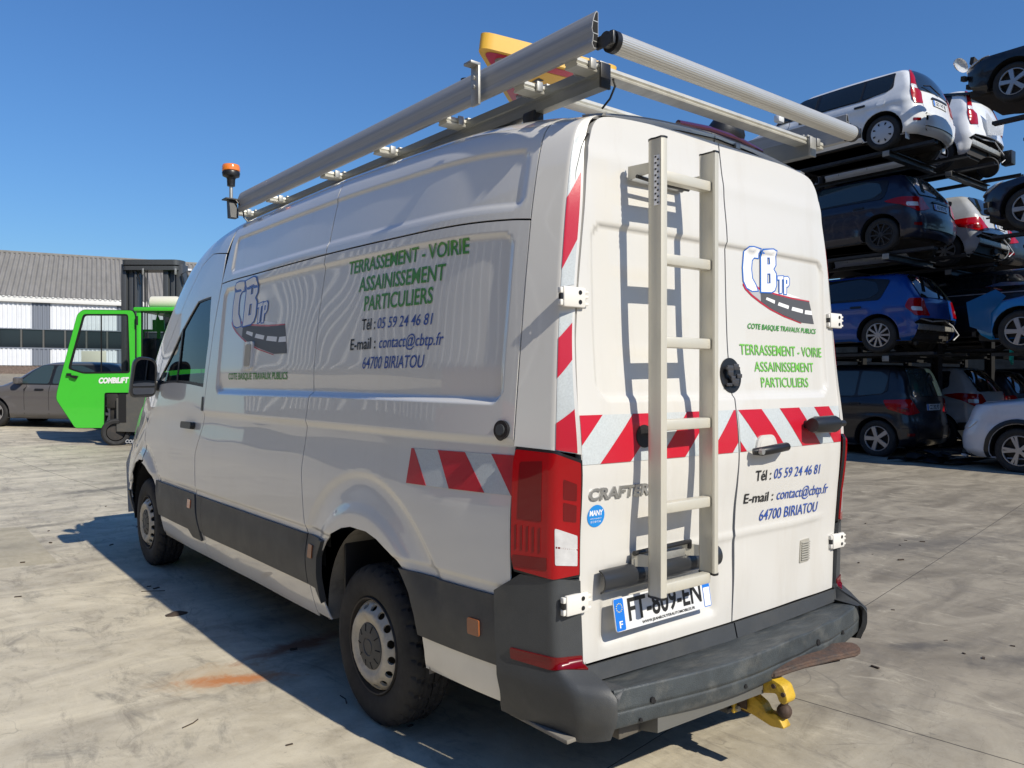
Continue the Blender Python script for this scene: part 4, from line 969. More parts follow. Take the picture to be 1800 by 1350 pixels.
# ------------------------------------------------------------------ ground
def ground():
    xs = np.concatenate([np.linspace(-60, -8, 14), np.arange(-7.5, 16, .5), np.linspace(17, 60, 22), np.array([75, 95, 130, 200, 350, 600])]); xs = np.concatenate([[-600, -300, -150, -90], xs])
    ys = np.concatenate([[-500, -250, -120, -70], np.linspace(-40, -6, 14), np.arange(-5.5, 24, .5), np.linspace(25, 80, 28), np.array([100, 140, 220, 400, 700])])
    V = [(x, y, gz(x, y) if math.hypot(x, y) < 85 else gz(x * 85 / math.hypot(x, y), y * 85 / math.hypot(x, y))) for x in xs for y in ys]; ny = len(ys)
    F = [(i * ny + j, (i + 1) * ny + j, (i + 1) * ny + j + 1, i * ny + j + 1) for i in range(len(xs) - 1) for j in range(ny - 1)]
    m = bpy.data.materials.new('stained_concrete_yard'); m.use_nodes = True; nt = m.node_tree; N = nt.nodes; L = nt.links; B = N['Principled BSDF']
    tc = N.new('ShaderNodeTexCoord'); P = tc.outputs['Object']
    def mapping(sc, rot=0, loc=(0, 0, 0)):
        mp = N.new('ShaderNodeMapping'); mp.inputs['Scale'].default_value = sc; mp.inputs['Rotation'].default_value = (0, 0, rad(rot)); mp.inputs['Location'].default_value = loc; L.new(P, mp.inputs[0]); return mp.outputs[0]
    def noise(vec, s, det=8, ro=.6, dist=0):
        n = N.new('ShaderNodeTexNoise'); n.inputs['Scale'].default_value = s; n.inputs['Detail'].default_value = det; n.inputs['Roughness'].default_value = ro; n.inputs['Distortion'].default_value = dist; L.new(vec, n.inputs['Vector']); return n.outputs['Fac']
    def mr(v, a, b, c=0., d=1., clamp=True):
        n = N.new('ShaderNodeMapRange'); n.inputs[1].default_value = a; n.inputs[2].default_value = b; n.inputs[3].default_value = c; n.inputs[4].default_value = d; n.clamp = clamp; L.new(v, n.inputs[0]); return n.outputs[0]
    def mixc(f, a, b, mode='MIX'):
        n = N.new('ShaderNodeMix'); n.data_type = 'RGBA'; n.blend_type = mode
        for k, v in ((0, f), (6, a), (7, b)):
            if isinstance(v, (tuple, float, int)): n.inputs[k].default_value = v if not isinstance(v, tuple) else (*v, 1)
            else: L.new(v, n.inputs[k])
        return n.outputs[2]
    def math_(op, a, b=None):
        n = N.new('ShaderNodeMath'); n.operation = op
        for k, v in ((0, a), (1, b)):
            if v is None: continue
            if isinstance(v, (float, int)): n.inputs[k].default_value = v
            else: L.new(v, n.inputs[k])
        return n.outputs[0]
    sp = N.new('ShaderNodeSeparateXYZ'); L.new(P, sp.inputs[0]); X, Y = sp.outputs[0], sp.outputs[1]
    swirl = mapping((.9, 2.2, 1), 28)
    big = noise(mapping((1, 1, 1)), .35, 6, .55); mid = noise(swirl, 1.1, 9, .62, 1.2); fine = noise(mapping((1, 1, 1)), 9, 10, .75); grit = noise(mapping((1, 1, 1)), 120, 4, .7); spots = noise(mapping((1.6, 1, 1), 40), 3.2, 10, .7, .6)
    c = mixc(mr(mid, .36, .64), (.30, .262, .200), (.58, .52, .395))
    c = mixc(mr(big, .38, .66, 0, .55), c, (.60, .54, .41))
    c = mixc(mr(fine, .40, .68, .0, .38), c, (.66, .61, .50))
    c = mixc(mr(spots, .56, .70, 0, .62), c, (.17, .16, .14))
    c = mixc(mr(grit, .60, .74, 0, .40), c, (.12, .11, .10))
    # dirtier, greyer to the right of the van
    rgt = mr(X, -.6, 1.6, 0, .62); c = mixc(rgt, c, mixc(mr(mid, .33, .66), (.068, .055, .042), (.180, .150, .115)))
    hair = noise(mapping((1, 1.7, 1), 15), .9, 5, .55, 2.2); hm = mr(math_('ABSOLUTE', math_('SUBTRACT', hair, .5)), .0, .006, 1, 0)
    hair2 = noise(mapping((1.5, 1, 1), -20, (7, 3, 0)), .6, 4, .5, 1.4); hm2 = mr(math_('ABSOLUTE', math_('SUBTRACT', hair2, .52)), .0, .0035, 1, 0)
    msk = mr(noise(mapping((1, 1, 1), 0, (5, 1, 2)), .8, 3), .46, .58)
    c = mixc(math_('MULTIPLY', hm, math_('MULTIPLY', msk, .2)), c, (.10, .09, .075)); c = mixc(math_('MULTIPLY', hm2, math_('MULTIPLY', msk, .35)), c, (.06, .055, .05))
    wear = noise(mapping((2.2, .8, 1), 62, (1, 4, 0)), 2.0, 12, .78, .8); c = mixc(mr(wear, .53, .66, 0, .6), c, (.17, .15, .125)); sp2 = noise(mapping((1, 1, 1), 0, (9, 2, 1)), 26, 6, .8); c = mixc(mr(sp2, .62, .70, 0, .55), c, (.13, .115, .10)); c = mixc(mr(sp2, .36, .30, 0, .4), c, (.66, .61, .50)); c = mixc(mr(wear, .44, .34, 0, .35), c, (.70, .63, .49))
    # tyre-mark swirls
    wv = N.new('ShaderNodeTexWave'); wv.wave_type = 'RINGS'; wv.rings_direction = 'Z'; wv.inputs['Scale'].default_value = .35; wv.inputs['Distortion'].default_value = 6; wv.inputs['Detail'].default_value = 4; wv.inputs['Detail Scale'].default_value = 1.2
    L.new(mapping((1, 1.4, 1), 20, (3, -9, 0)), wv.inputs['Vector'])
    far = mr(Y, 3.5, 8, 0, .16); c = mixc(math_('MULTIPLY', mr(wv.outputs['Fac'], .55, .9), far), c, (.13, .12, .11))
    # rust spill
    def blob(cx, cy, rx, ry, ang, edge, nz):
        mp = N.new('ShaderNodeMapping'); mp.vector_type = 'TEXTURE'; mp.inputs['Location'].default_value = (cx, cy, 0); mp.inputs['Rotation'].default_value = (0, 0, rad(ang)); mp.inputs['Scale'].default_value = (rx, ry, 1000); L.new(P, mp.inputs[0])
        ln = N.new('ShaderNodeVectorMath'); ln.operation = 'LENGTH'; L.new(mp.outputs[0], ln.inputs[0])
        d = math_('ADD', ln.outputs[1 if len(ln.outputs) > 1 else 0], mr(nz, .25, .75, -.55, .55, False)); return mr(d, 1.0, edge, 0, 1)
    rn = noise(mapping((1, 1, 1)), 6, 8, .7, 1.0)
    r1 = blob(-1.22, 2.02, .30, .085, -28, .35, rn); r2 = blob(-.80, 2.30, .42, .12, 12, .2, rn); r3 = blob(-1.30, 2.13, .34, .20, -10, .1, rn)
    c = mixc(mr(r3, 0, 1, 0, .40), c, (.50, .30, .13)); c = mixc(mr(r1, 0, 1, 0, .85), c, (.48, .17, .045)); c = mixc(mr(r2, 0, 1, 0, .9), c, (.26, .10, .05))
    # darker oil stains
    for a in ((-1.45, 7.0, .8, .12, 8), (-.2, 9.2, 1.2, .2, 15), (.35, 1.9, .5, .3, 0), (2.0, .1, .35, .10, -35), (2.2, -.35, .5, .12, -30), (4.6, 1.4, 1.6, .35, -20), (-1.7, 6.15, .35, .10, 15)):
        c = mixc(mr(blob(*a, .2, rn), 0, 1, 0, .62), c, (.085, .080, .075))
    # slab patch of other concrete at the left, and its edge
    def band(v, a, b, e=.004): return math_('MULTIPLY', mr(v, a - e, a + e), mr(v, b + e, b - e))
    Yr = math_('ADD', Y, math_('MULTIPLY', X, .165))
    pt = math_('MULTIPLY', band(Yr, 5.02, 6.84), mr(X, -1.50, -1.506)); c = mixc(mr(pt, 0, 1, 0, .72), c, mixc(mr(fine, .35, .7), (.33, .29, .205), (.44, .39, .285)))
    # saw-cut joints (in front of van rear, along and across)
    def line(v, at, w=.0035): return math_('MULTIPLY', mr(v, at - w, at - w * .4), mr(v, at + w, at + w * .4))
    ja = math_('ADD', X, math_('MULTIPLY', Y, .127)); jit = math_('MULTIPLY', math_('SUBTRACT', fine, .5), .012)
    j1 = line(math_('ADD', math_('SUBTRACT', ja, 0.0), jit), .762, .005); 
    jb = math_('ADD', math_('ADD', Y, math_('MULTIPLY', X, 0.93)), jit); j2 = math_('MULTIPLY', line(math_('ADD', math_('SUBTRACT', Y, math_('MULTIPLY', X, .10)), jit), .64, .004), mr(X, -.9, -.85))
    j2 = line(math_('ADD', math_('ADD', Y, math_('MULTIPLY', X, 1.98)), jit), -1.42 + 1.42 + .37, .0) if False else j2
    jx = math_('ADD', math_('ADD', Y, math_('MULTIPLY', X, -.16)), jit); j3 = line(jx, .32, .0035)
    jm = math_('MAXIMUM', j1, j3)
    c = mixc(mr(jm, 0, 1, 0, .85), c, (.022, .02, .018))
    L.new(c, B.inputs['Base Color']); 
    B.inputs['Roughness'].default_value = .8; L.new(mr(mid, .3, .7, .62, .88), B.inputs['Roughness']); B.inputs['Specular IOR Level'].default_value = .35
    bp = N.new('ShaderNodeBump'); bp.inputs['Strength'].default_value = .35; bp.inputs['Distance'].default_value = .01
    h = math_('ADD', math_('MULTIPLY', fine, .5), math_('MULTIPLY', grit, .25)); h = math_('SUBTRACT', h, math_('MULTIPLY', jm, .8)); L.new(h, bp.inputs['Height']); L.new(bp.outputs[0], B.inputs['Normal'])
    o = mesh('ground', V, F, m, None, smooth=True); o['kind'] = 'structure'
ground()

# ------------------------------------------------------------------ generic car body, built from horizontal plan curves
def paint(name, c, rough=.3):
    return mat(name, c, rough, coat=.6 if sum(c) > .3 else .4, dirt=tuple(.6 * x + .03 for x in c), dirt_amt=.5, dscale=2.5)
M_cglass = mat('dark_tinted_window', (.010, .014, .016), .05, coat=.5)
M_tglass = mat('grey_green_window', (.035, .055, .058), .07, coat=.5)
M_under = mat('dirty_underbody', (.022, .020, .018), .75, dirt=(.07, .055, .04), dirt_amt=.6, dscale=6)
M_alloy = mat('alloy_wheel', (.42, .42, .43), .35, metal=.7)
M_capw = mat('silver_wheel_cover', (.50, .51, .53), .4, metal=.3)
M_blackrim = mat('black_steel_rim', (.020, .020, .022), .4)
CARTYRE = None
def car_tyre_mesh():
    global CARTYRE
    if CARTYRE: return CARTYRE
    b = MB(); R = .305
    pr = [(.200, .03), (.206, .012), (.235, .0), (.270, .002), (.292, .014), (.302, .034), (R, .05), (R, .085), (R - .006, .088), (R - .006, .094), (R, .097), (R, .135), (.302, .152), (.292, .17), (.26, .185), (.20, .17)]
    b.lathe(pr, Matrix.Rotation(rad(90), 4, 'Y'), 40)
    o = b.build('tyre', M_rubber); CARTYRE = o.data; bpy.data.objects.remove(o); return CARTYRE
RIMS = {}
def rim_meshes(style):
    """wheel outer plane at x=0, outside towards -x"""
    if style in RIMS: return RIMS[style]
    MX = Matrix.Rotation(rad(-90), 4, 'Y')
    m = {'cover': M_capw, 'black': M_blackrim}.get(style, M_alloy)
    out = []
    b = MB(); b.lathe([(.204, -.012), (.198, -.008), (.190, -.02), (.185, -.09), (.05, -.095), (0, -.095)], MX, 36); out.append(('rim_well', b, M_rimdark))
    b = MB(); b.lathe([(.205, -.012), (.203, -.005), (.194, -.004), (.188, -.014), (.188, -.03)], MX, 40); out.append(('rim_ring', b, m))
    b = MB()
    def sf(a, c):
        r = np.hypot(a, c); return np.stack([.012 + .018 * np.cos(r / .19 * 1.4) * -1 + .014, a, c], -1)
    n = {'cover': 8, 'black': 10, 'ten': 10, 'five': 5, 'seven': 7, 'twin': 5}[style]
    if style == 'cover':
        b.lathe([(0, .004), (.03, .003), (.10, .0), (.19, -.010), (.197, -.014)], MX, 40)
        out.append(('wheel_cover', b, m)); h = MB()
        for k in range(n):
            a = 2 * math.pi * (k + .5) / n; r0, r1 = .125, .172
            pts = [(-.0005 - .0035 + .009 * ((r - .125) / .05), r * math.cos(a + w), r * math.sin(a + w)) for r, w in ((r0, -.05), (r1, -.11), (r1 + .004, .0), (r1, .11), (r0, .05))]
            h.add([(p[0] - .001, p[1], p[2]) for p in pts], [tuple(range(5))])
        out.append(('cover_hole', h, M_dark))
    else:
        b.cyl((-.002, 0, 0), (.03, 0, 0), .045, 20)
        for k in range(n):
            for dd in ((-.13, .13) if style == 'twin' else (0,)):
                a = 2 * math.pi * k / n + dd; w0, w1 = {'five': (.026, .034), 'twin': (.014, .017), 'seven': (.017, .022), 'ten': (.012, .018), 'black': (.010, .012)}[style]
                ca, sa = math.cos(a), math.sin(a); pr = []
                P = [(.0, .03, -w0), (.0, .03, w0), (.006, .195, w1), (.006, .195, -w1)]
                V = [(x, r * ca - w * sa, r * sa + w * ca) for x, r, w in P] + [(x + .022, r * ca - w * sa * 1.15, r * sa + w * 1.15 * ca) for x, r, w in P]
                b.add(V, [(0, 1, 2, 3), (4, 7, 6, 5), (0, 4, 5, 1), (1, 5, 6, 2), (2, 6, 7, 3), (3, 7, 4, 0)])
        out.append(('spokes', b, m))
    res = []
    for nm, bb, mm in out:
        o = bb.build(nm, mm, angle=30); res.append((nm, o.data)); bpy.data.objects.remove(o)
    RIMS[style] = res; return res
def car_wheel(parent, x, y, z, sg, style, scale=1.0):
    """sg -1: outer side towards -x"""
    w = link('wheel', car_tyre_mesh(), parent); w.location = (x, y, z); w.rotation_euler = (0, 0, 0 if sg < 0 else math.pi); w.scale = (scale,) * 3
    w.rotation_euler[0] = 0
    for nm, me in rim_meshes(style): link(nm, me, w)
    return w

def car(label, cat, loc, rotz=0, kind='hatch', L=4.0, W=1.72, H=1.48, wb=2.5, ro=.62, color=None, rim='five', wr=.305, glass=None, plate=None, miss_rear=False, miss_front=False, tilt=(0, 0), group='scrapped cars stacked on the racks', light='mid', sides=(-1, 1), fine=.085, open_tail=False, trim=None, seethrough=False, no_bumper_paint=False, black_arch=False):
    root = empty('car', loc, (rad(tilt[0]), rad(tilt[1]), rad(rotz)), label, cat, group)
    G_ = glass or M_cglass; F = L - ro; hw = W / 2; belt = .62 * H if kind != 'suv' else .655 * H; zr = H - .07
    bl = belt
    # v: body parameter (height, and beyond the roof edge the way inwards)
    vs = [.20, .32, .50, .66, .76, bl - .07, bl, bl + .04, zr - .10, zr, zr + .12, zr + .35, zr + .60]
    zf = pchip(vs, [.20, .32, .50, .66, .76, bl - .07, bl, bl + .035, zr - .09, zr - .01, zr + .030, zr + .058, H])
    hf = pchip(vs, [hw - .10, hw - .02, hw, hw, hw - .005, hw - .02, hw - .05, hw - .065, hw - .255, hw - .31, hw - .40, hw - .58, .02])
    if kind in ('hatch', 'mpv'):
        rs = {'hatch': .34, 'mpv': .24}[kind]
        y0 = pchip(vs, [-ro + .10, -ro + .01, -ro, -ro + .02, -ro + .045, -ro + .06, -ro + .07, -ro + .09, -ro + rs, -ro + rs + .07, -ro + rs + .20, -ro + rs + .6, -ro + rs + 1.0])
    elif kind == 'sloped':
        y0 = pchip(vs, [-ro + .10, -ro + .01, -ro, -ro + .02, -ro + .03, -ro + .06, -ro + .10, -ro + .20, -ro + .62, -ro + .78, -ro + .95, -ro + 1.2, -ro + 1.6])
    else:
        y0 = pchip(vs, [-ro + .10, -ro + .01, -ro, -ro + .02, -ro + .03, -ro + .05, -ro + .07, -ro + .10, -ro + .36, -ro + .44, -ro + .55, -ro + .9, -ro + 1.2])
    cw = F - (1.02 if kind != 'mpv' else .85)
    y1 = pchip(vs, [F - .12, F - .01, F, F - .05, F - .14 if kind != 'suv' else F - .09, F - .52 if kind != 'suv' else F - .24, cw + .12, cw - .02, cw - .62, cw - .80, cw - .95, cw - 1.2, cw - 1.5])
    def surf(Q, v):
        Q = np.asarray(Q, float); v = np.asarray(v, float); s = np.sign(Q) + (Q == 0); q = np.abs(Q) / 5.
        w = hf(v); a = y0(v); b = y1(v); rr = np.minimum(.26, w * .55); rf = np.minimum(.42, w * .6); sh = np.clip((v - bl) / .1, 0, 1); rf = rf * (1 - .35 * sh); rr = rr * (1 - .45 * sh)
        bow = .07
        t = np.clip(q / .2, 0, 1); th = np.clip((q - .2) / .1, 0, 1) * np.pi / 2
        x = t * (w - rr); y = a - bow * (1 - t ** 2) * np.clip(w * 1.3, 0, 1)
        x = np.where(q > .2, w - rr + rr * np.sin(th), x); y = np.where(q > .2, a + rr - rr * np.cos(th), y)
        t = (q - .3) / .4; m = (q > .3); x = np.where(m, w, x); y = np.where(m, a + rr + t * (b - rf - a - rr), y)
        x = np.where(m, x + .035 * np.sin(np.clip(t, 0, 1) * np.pi) * np.clip(w * 2, 0, 1), x)
        th = np.clip((q - .7) / .1, 0, 1) * np.pi / 2; m = q > .7; x = np.where(m, w - rf + rf * np.cos(th), x); y = np.where(m, b - rf + rf * np.sin(th), y)
        t = np.clip((q - .8) / .2, 0, 1); m = q > .8; x = np.where(m, (w - rf) * (1 - t), x); y = np.where(m, b + .10 * (1 - (1 - t) ** 2) * np.clip(w * 1.3, 0, 1), y)
        z = zf(v)
        # side modelling: wheel-arch lips, waist line
        on = (np.abs(q - .5) < .32)
        for c in (0, wb):
            r = np.hypot(y - c, z - wr); x = x + np.where(on & (v < bl), .022 * sstep(wr + .16, wr + .075, r), 0)
        x = x + np.where(on, .010 * np.exp(-((z - .70 * bl - .14) / .03) ** 2), 0)
        x = x - np.where(on & (v < bl), .015 * np.exp(-((z - .45) / .10) ** 2), 0)
        return np.stack([s * x, y, z], -1)
    def qof(y, v):
        v_ = np.array([v]); w = float(hf(v_)[0]); a = float(y0(v_)[0]); b = float(y1(v_)[0]); sh = min(1, max(0, (v - bl) / .1)); rr = min(.26, w * .55) * (1 - .45 * sh); rf = min(.42, w * .6) * (1 - .35 * sh)
        if y < a + rr:
            c = (a + rr - y) / rr; return 5 * (.2 + .1 * math.acos(max(-1, min(1, c))) / (math.pi / 2))
        if y > b - rf: c = (y - b + rf) / rf; return 5 * (.7 + .1 * math.asin(max(-1, min(1, c))) / (math.pi / 2))
        return 5 * (.3 + .4 * (y - a - rr) / (b - rf - a - rr))
    def xq(x, v):
        w = float(hf(np.array([v]))[0]); sh = min(1, max(0, (v - bl) / .1)); rr = min(.26, w * .55) * (1 - .45 * sh); return x / (w - rr)
    def sp(poly, sg, st=.12):   # polygon in (y, v) on the side
        return [(sg * qof(a, b), b) for a, b in resample(poly, st)]
    def rp(poly, st=.12): return [(xq(a, b), b) for a, b in resample(poly, st)]
    R = wr + .062
    arch = lambda c: [(c + R * math.cos(t), max(.201, wr + R * math.sin(t))) for t in np.linspace(-.32, math.pi + .32, 17)]
    paintm = color
    half = []
    low = .21
    for sg in sides:
        out = [(0.0, low), (0, zr + .6), (5, zr + .6), (5, low)]
        if miss_front: out = [(0.0, low), (0, zr + .6), (5, zr + .6), (5, .74), (4.1, .74), (3.75, .60), (3.62, low)]
        if miss_rear: out = [(0, .60), (0, zr + .6)] + out[2:] + [(1.30, low), (1.22, .46), (1.30, .52), (1.12, .60)]
        # arch cut: follow the lower edge
        pr = []
        for c in (0, wb):
            pts = [(qof(a, b), b) for a, b in arch(c)]
            pr.append(pts)
        poly = [p for p in out]
        body = [(sg * a, b) for a, b in poly]
        holes = [[(sg * a, max(b, low + .004)) for a, b in p] for p in pr]
        panel('body_shell', body, surf, fine, paintm, root, holes=holes, thick=.02)
        # glass: side windows by kind
        b0 = bl + .055; tz = zr - (.075 if kind in ('mpv', 'suv') else .045)
        ya = float(y0(np.array([b0]))[0]); yb = float(y1(np.array([b0]))[0]); yt0 = float(y0(np.array([tz]))[0]); yt1 = float(y1(np.array([tz]))[0])
        bp = wb * .52
        if kind == 'hatch': wins = [[(bp + .04, b0), (bp + .04, tz), (yt1 - .12, tz), (yb - .35, b0)], [(.02, b0 + .12), (.18, b0 + .02), (bp - .04, b0), (bp - .04, tz), (.42, tz), (.12, tz - .10)]]
        elif kind == 'sloped': wins = [[(bp + .04, b0), (bp + .04, tz), (yt1 - .12, tz), (yb - .35, b0)], [(.36, b0 + .01), (bp - .04, b0), (bp - .04, tz), (.75, tz), (.45, tz - .12)], [(.30, b0 + .03), (.33, tz - .17), (.02, b0 + .05)]]
        else: wins = [[(bp + .04, b0), (bp + .04, tz), (yt1 - .12, tz), (yb - .35, b0)], [(.42, b0), (bp - .04, b0), (bp - .04, tz), (.42, tz)], [(.37, b0), (.37, tz), (.02, tz - .02), (-.13, tz - .12), (-.10, b0 + .05)]]
        for wn_ in wins:
            wl_ = roundpoly(wn_, .05, 3); panel('side_window', sp(wl_, sg), surf, .09, G_, root, off=.014, thick=.010)
        fr = roundpoly([(wins[-1][0][0] if kind != 'hatch' else .0, b0 - .02), (yb - .27, b0 - .02), (yt1 - .10, tz + .012), (wins[-1][-2][0] if kind != 'hatch' else .40, tz + .025), (yt0 + .22, tz - .06), (-.16 if kind not in ('hatch', 'sloped') else -.05, b0 + .08)], .06, 3)
        panel('window_trim', sp(fr, sg), surf, .09, M_black, root, off=.009, thick=.006)
        # seams, handles, mirror
        for yy in (bp, yb - .55 if kind != 'mpv' else yb - .60):
            panel('door_seam', sp([(yy - .004, .30), (yy + .004, .30), (yy + .004, b0 - .02), (yy - .004, b0 - .02)], sg, .2), surf, .2, M_dark, root, off=.0025, thick=0)
        for yy in (.30, bp + .12): panel('handle', sp(roundpoly([(yy, bl - .10), (yy + .20, bl - .10), (yy + .20, bl - .065), (yy, bl - .065)], .015, 2), sg, .2), surf, .1, trim or M_black, root, off=.022, thick=.018)
        b = MB(); yy = yb - .45; b.box((sg * (hw - .04), yy - .05, bl + .04), (sg * (hw + .16), yy + .09, bl + .19), .04); b.box((sg * (hw - .10), yy - .01, bl + .05), (sg * (hw - .02), yy + .05, bl + .10), .01); b.build('wing_mirror', trim or paintm, root)
        # lamps
        ry = float(y0(np.array([bl]))[0])
        if light == 'tall': lp = [(.93, bl - .20), (1.20, bl - .22), (1.27, bl + .0), (1.20, zr - .14), (1.13, zr - .01), (1.03, zr - .01), (1.0, bl + .1)]
        elif light == 'low': lp = [(.70, bl - .20), (1.15, bl - .26), (1.72, bl - .02), (1.55, bl + .02), (1.0, bl + .0)]
        elif light == 'tail': lp = [(.80, bl - .24), (1.20, bl - .28), (1.55, bl - .18), (1.62, bl - .02), (1.15, bl + .0)]
        else: lp = [(.80, bl - .28), (1.25, bl - .28), (1.42, bl - .12), (1.35, bl + .03), (1.0, bl + .03)]
        to = panel('tail_lamp', roundpoly([(sg * a, b) for a, b in lp], .03, 3), surf, .07, M_lens, root, off=.014, thick=.015)
        cx = sum(a for a, b in lp) / len(lp); cz = sum(b for a, b in lp) / len(lp) - .03
        panel('lamp_reverse', roundpoly([(sg * (cx - .10), cz - .05), (sg * (cx + .14), cz - .04), (sg * (cx + .14), cz + .03), (sg * (cx - .10), cz + .02)], .03, 3), surf, .07, M_lensw if light != 'tail' else M_lensd, to, off=.0165, thick=.003)
        hl = [(3.70, .66), (4.30, .62), (4.42, .70), (4.15, .76), (3.62, .78)]
        panel('headlamp', roundpoly([(sg * a, b) for a, b in hl], .03, 3), surf, .07, M_lensw, root, off=.012, thick=.012)
        for c in (0, wb):
            if black_arch:
                ring = [(c + (R + .07) * math.cos(t), max(.22, wr + (R + .07) * math.sin(t))) for t in np.linspace(-.30, math.pi + .30, 21)] + [(c + (R + .004) * math.cos(t), max(.22, wr + (R + .004) * math.sin(t))) for t in np.linspace(math.pi + .30, -.30, 21)]
                panel('arch_trim', [(sg * qof(a_, b_), b_) for a_, b_ in ring], surf, .06, M_black, root, off=.012, thick=.012)
            car_wheel(root, sg * (hw - .005), c, wr, sg, rim, wr / .305)
            b = MB(); n = 14; V = []
            for i in range(n + 1):
                a = math.pi * i / n * 1.16 - .25
                for x in (hw - .03, hw - .36): V.append((sg * x, c + (R + .015) * math.cos(a), wr + (R + .015) * math.sin(a)))
            b.add(V, [(2 * i, 2 * i + 2, 2 * i + 3, 2 * i + 1) for i in range(n)]); b.build('wheel_arch', M_dark, root)
    # ends
    gz0 = bl + .05
    rw = roundpoly([(-(hw - .26), gz0), (hw - .26, gz0), (hw - .38, zr - .03), (-(hw - .38), zr - .03)], .06, 3)
    if not open_tail: panel('rear_window', rp(rw), surf, .08, G_, root, off=.014, thick=.010)
    fw = lambda sg: roundpoly([(sg * 5.0, bl + .05), (sg * 4.13, bl + .05), (sg * 4.15, zr - .02), (sg * 5.0, zr - .0)], .03, 2)
    for sg in sides: panel('windscreen', fw(sg), surf, .08, G_, root, off=.014, thick=.010)
    if not miss_rear:
        qb = min(1.62, qof(-R - .025, .35)); qt = min(1.56, qof(-R * .93, .5))
        panel('rear_bumper', [(-qb, .24), (qb, .24), (qt, .52), (1.0, .56), (-1.0, .56), (-qt, .52)], surf, .08, paintm if not no_bumper_paint else M_black, root, off=.022, thick=.03)
        panel('bumper_seam', [(-1.0, .335), (1.0, .335), (1.0, .350), (-1.0, .350)], surf, .1, M_dark, root, off=.0245, thick=0)
        for sg in (-1, 1): panel('reflector', roundpoly([(sg * 1.12, .40), (sg * 1.28, .40), (sg * 1.28, .45), (sg * 1.12, .45)], .01, 2), surf, .1, M_lensd, root, off=.026, thick=.006)
    else:
        b = MB(); b.box((-hw + .12, -ro + .06, .40), (hw - .12, -ro + .13, .50), .01); b.build('crash_beam', M_galv, root)
        rnd = random.Random(int(loc[2] * 10 + loc[0]))
        b = MB()
        for k in range(26):
            x = rnd.uniform(-hw + .15, hw - .15); z = rnd.uniform(.26, .60); s = rnd.uniform(.02, .09); y = -ro + rnd.uniform(.08, .22)
            b.box((x - s, y, z - s * .6), (x + s * rnd.uniform(.4, 1), y + .05, z + s * rnd.uniform(.2, .7)), 0, Matrix.Rotation(rnd.uniform(-.25, .25), 4, 'Y'))
        b.build('torn_fittings', M_under, root)['kind'] = 'stuff'
        b = MB(); b.tube([(-hw + .2, -ro + .10, .60), (-.3, -ro + .02, .55), (.1, -ro - .02, .58), (hw - .25, -ro + .05, .50)], .014, 6); b.tube([(hw - .3, -ro + .05, .52), (hw - .2, -ro - .03, .34), (hw - .35, -ro, .24)], .012, 6); b.build('hanging_strip', M_capw, root)
        b = MB(); b.box((-hw + .10, -ro + .16, .24), (hw - .10, -ro + .20, .70)); b.build('rear_panel', M_under, root)
    panel('tailgate_seam', rp([(-(hw - .30), bl - .26), (-(hw - .30), bl + .01), (-(hw - .305), bl + .01), (-(hw - .305), bl - .26)]), surf, .2, M_dark, root, off=.0025, thick=0)
    if plate:
        pf = lambda a, b: surf(a, b)
        po = panel('number_plate', rp(roundpoly([(-.26, bl - .20), (.26, bl - .20), (.26, bl - .09), (-.26, bl - .09)], .01, 2)), surf, .1, M_plate, root, off=.018, thick=.008)
        panel('plate_band', rp([(-.258, bl - .198), (-.215, bl - .198), (-.215, bl - .092), (-.258, bl - .092)]), surf, .1, M_plateblue, po, off=.019, thick=0)
        lettering('plate_text', plate, surf, (xq(-.19, bl - .18), bl - .178), (xq(.20, bl - .18), bl - .178), .07, M_ink, po, bold=.02, off=.0195)
        panel('plate_garnish', rp(roundpoly([(-.30, bl - .075), (.30, bl - .075), (.28, bl - .045), (-.28, bl - .045)], .01, 2)), surf, .1, M_black, root, off=.025, thick=.02)
    if miss_front:
        rnd = random.Random(5 + int(loc[2] * 10)); b = MB()
        b.box((-hw + .2, F - .30, .30), (hw - .2, F - .22, .72)); 
        for k in range(22):
            x = rnd.uniform(-hw + .1, hw - .1); z = rnd.uniform(.25, .70); s = rnd.uniform(.03, .10); y = F - rnd.uniform(.02, .25)
            b.box((x - s, y - .06, z - s * .5), (x + s, y, z + s * rnd.uniform(.2, .8)), 0, Matrix.Rotation(rnd.uniform(-.3, .3), 4, 'Y'))
        b.build('torn_fittings', M_under, root)['kind'] = 'stuff'
    else:
        panel('grille', roundpoly([(4.5, .40), (5.0, .40), (5.0, .60), (4.55, .58)], .02, 2), surf, .1, M_black, root, off=.008, thick=.006)
        panel('grille', roundpoly([(-4.5, .40), (-5.0, .40), (-5.0, .60), (-4.55, .58)], .02, 2), surf, .1, M_black, root, off=.008, thick=.006)
    b = MB(); b.box((-hw + .17, -ro + .2, .20), (hw - .17, F - .2, .30)); b.box((-hw + .05, R + .02, .20), (hw - .05, wb - R - .02, .34)); b.tube([(.3, -ro + .1, .24), (.3, .3, .22), (.1, wb * .6, .22)], .03, 8); b.cyl((-hw + .1, 0, wr), (hw - .1, 0, wr), .045, 10); b.cyl((-hw + .1, wb, wr), (hw - .1, wb, wr), .04, 10)
    b.build('underbody', M_under, root)['kind'] = 'stuff'
    b = MB(); b.box((-hw + .25, .3, .4), (hw - .25, wb - .1, bl)); b.build('cabin_trim', M_dark, root)
    return root, surf, rp, sp, bl, zr

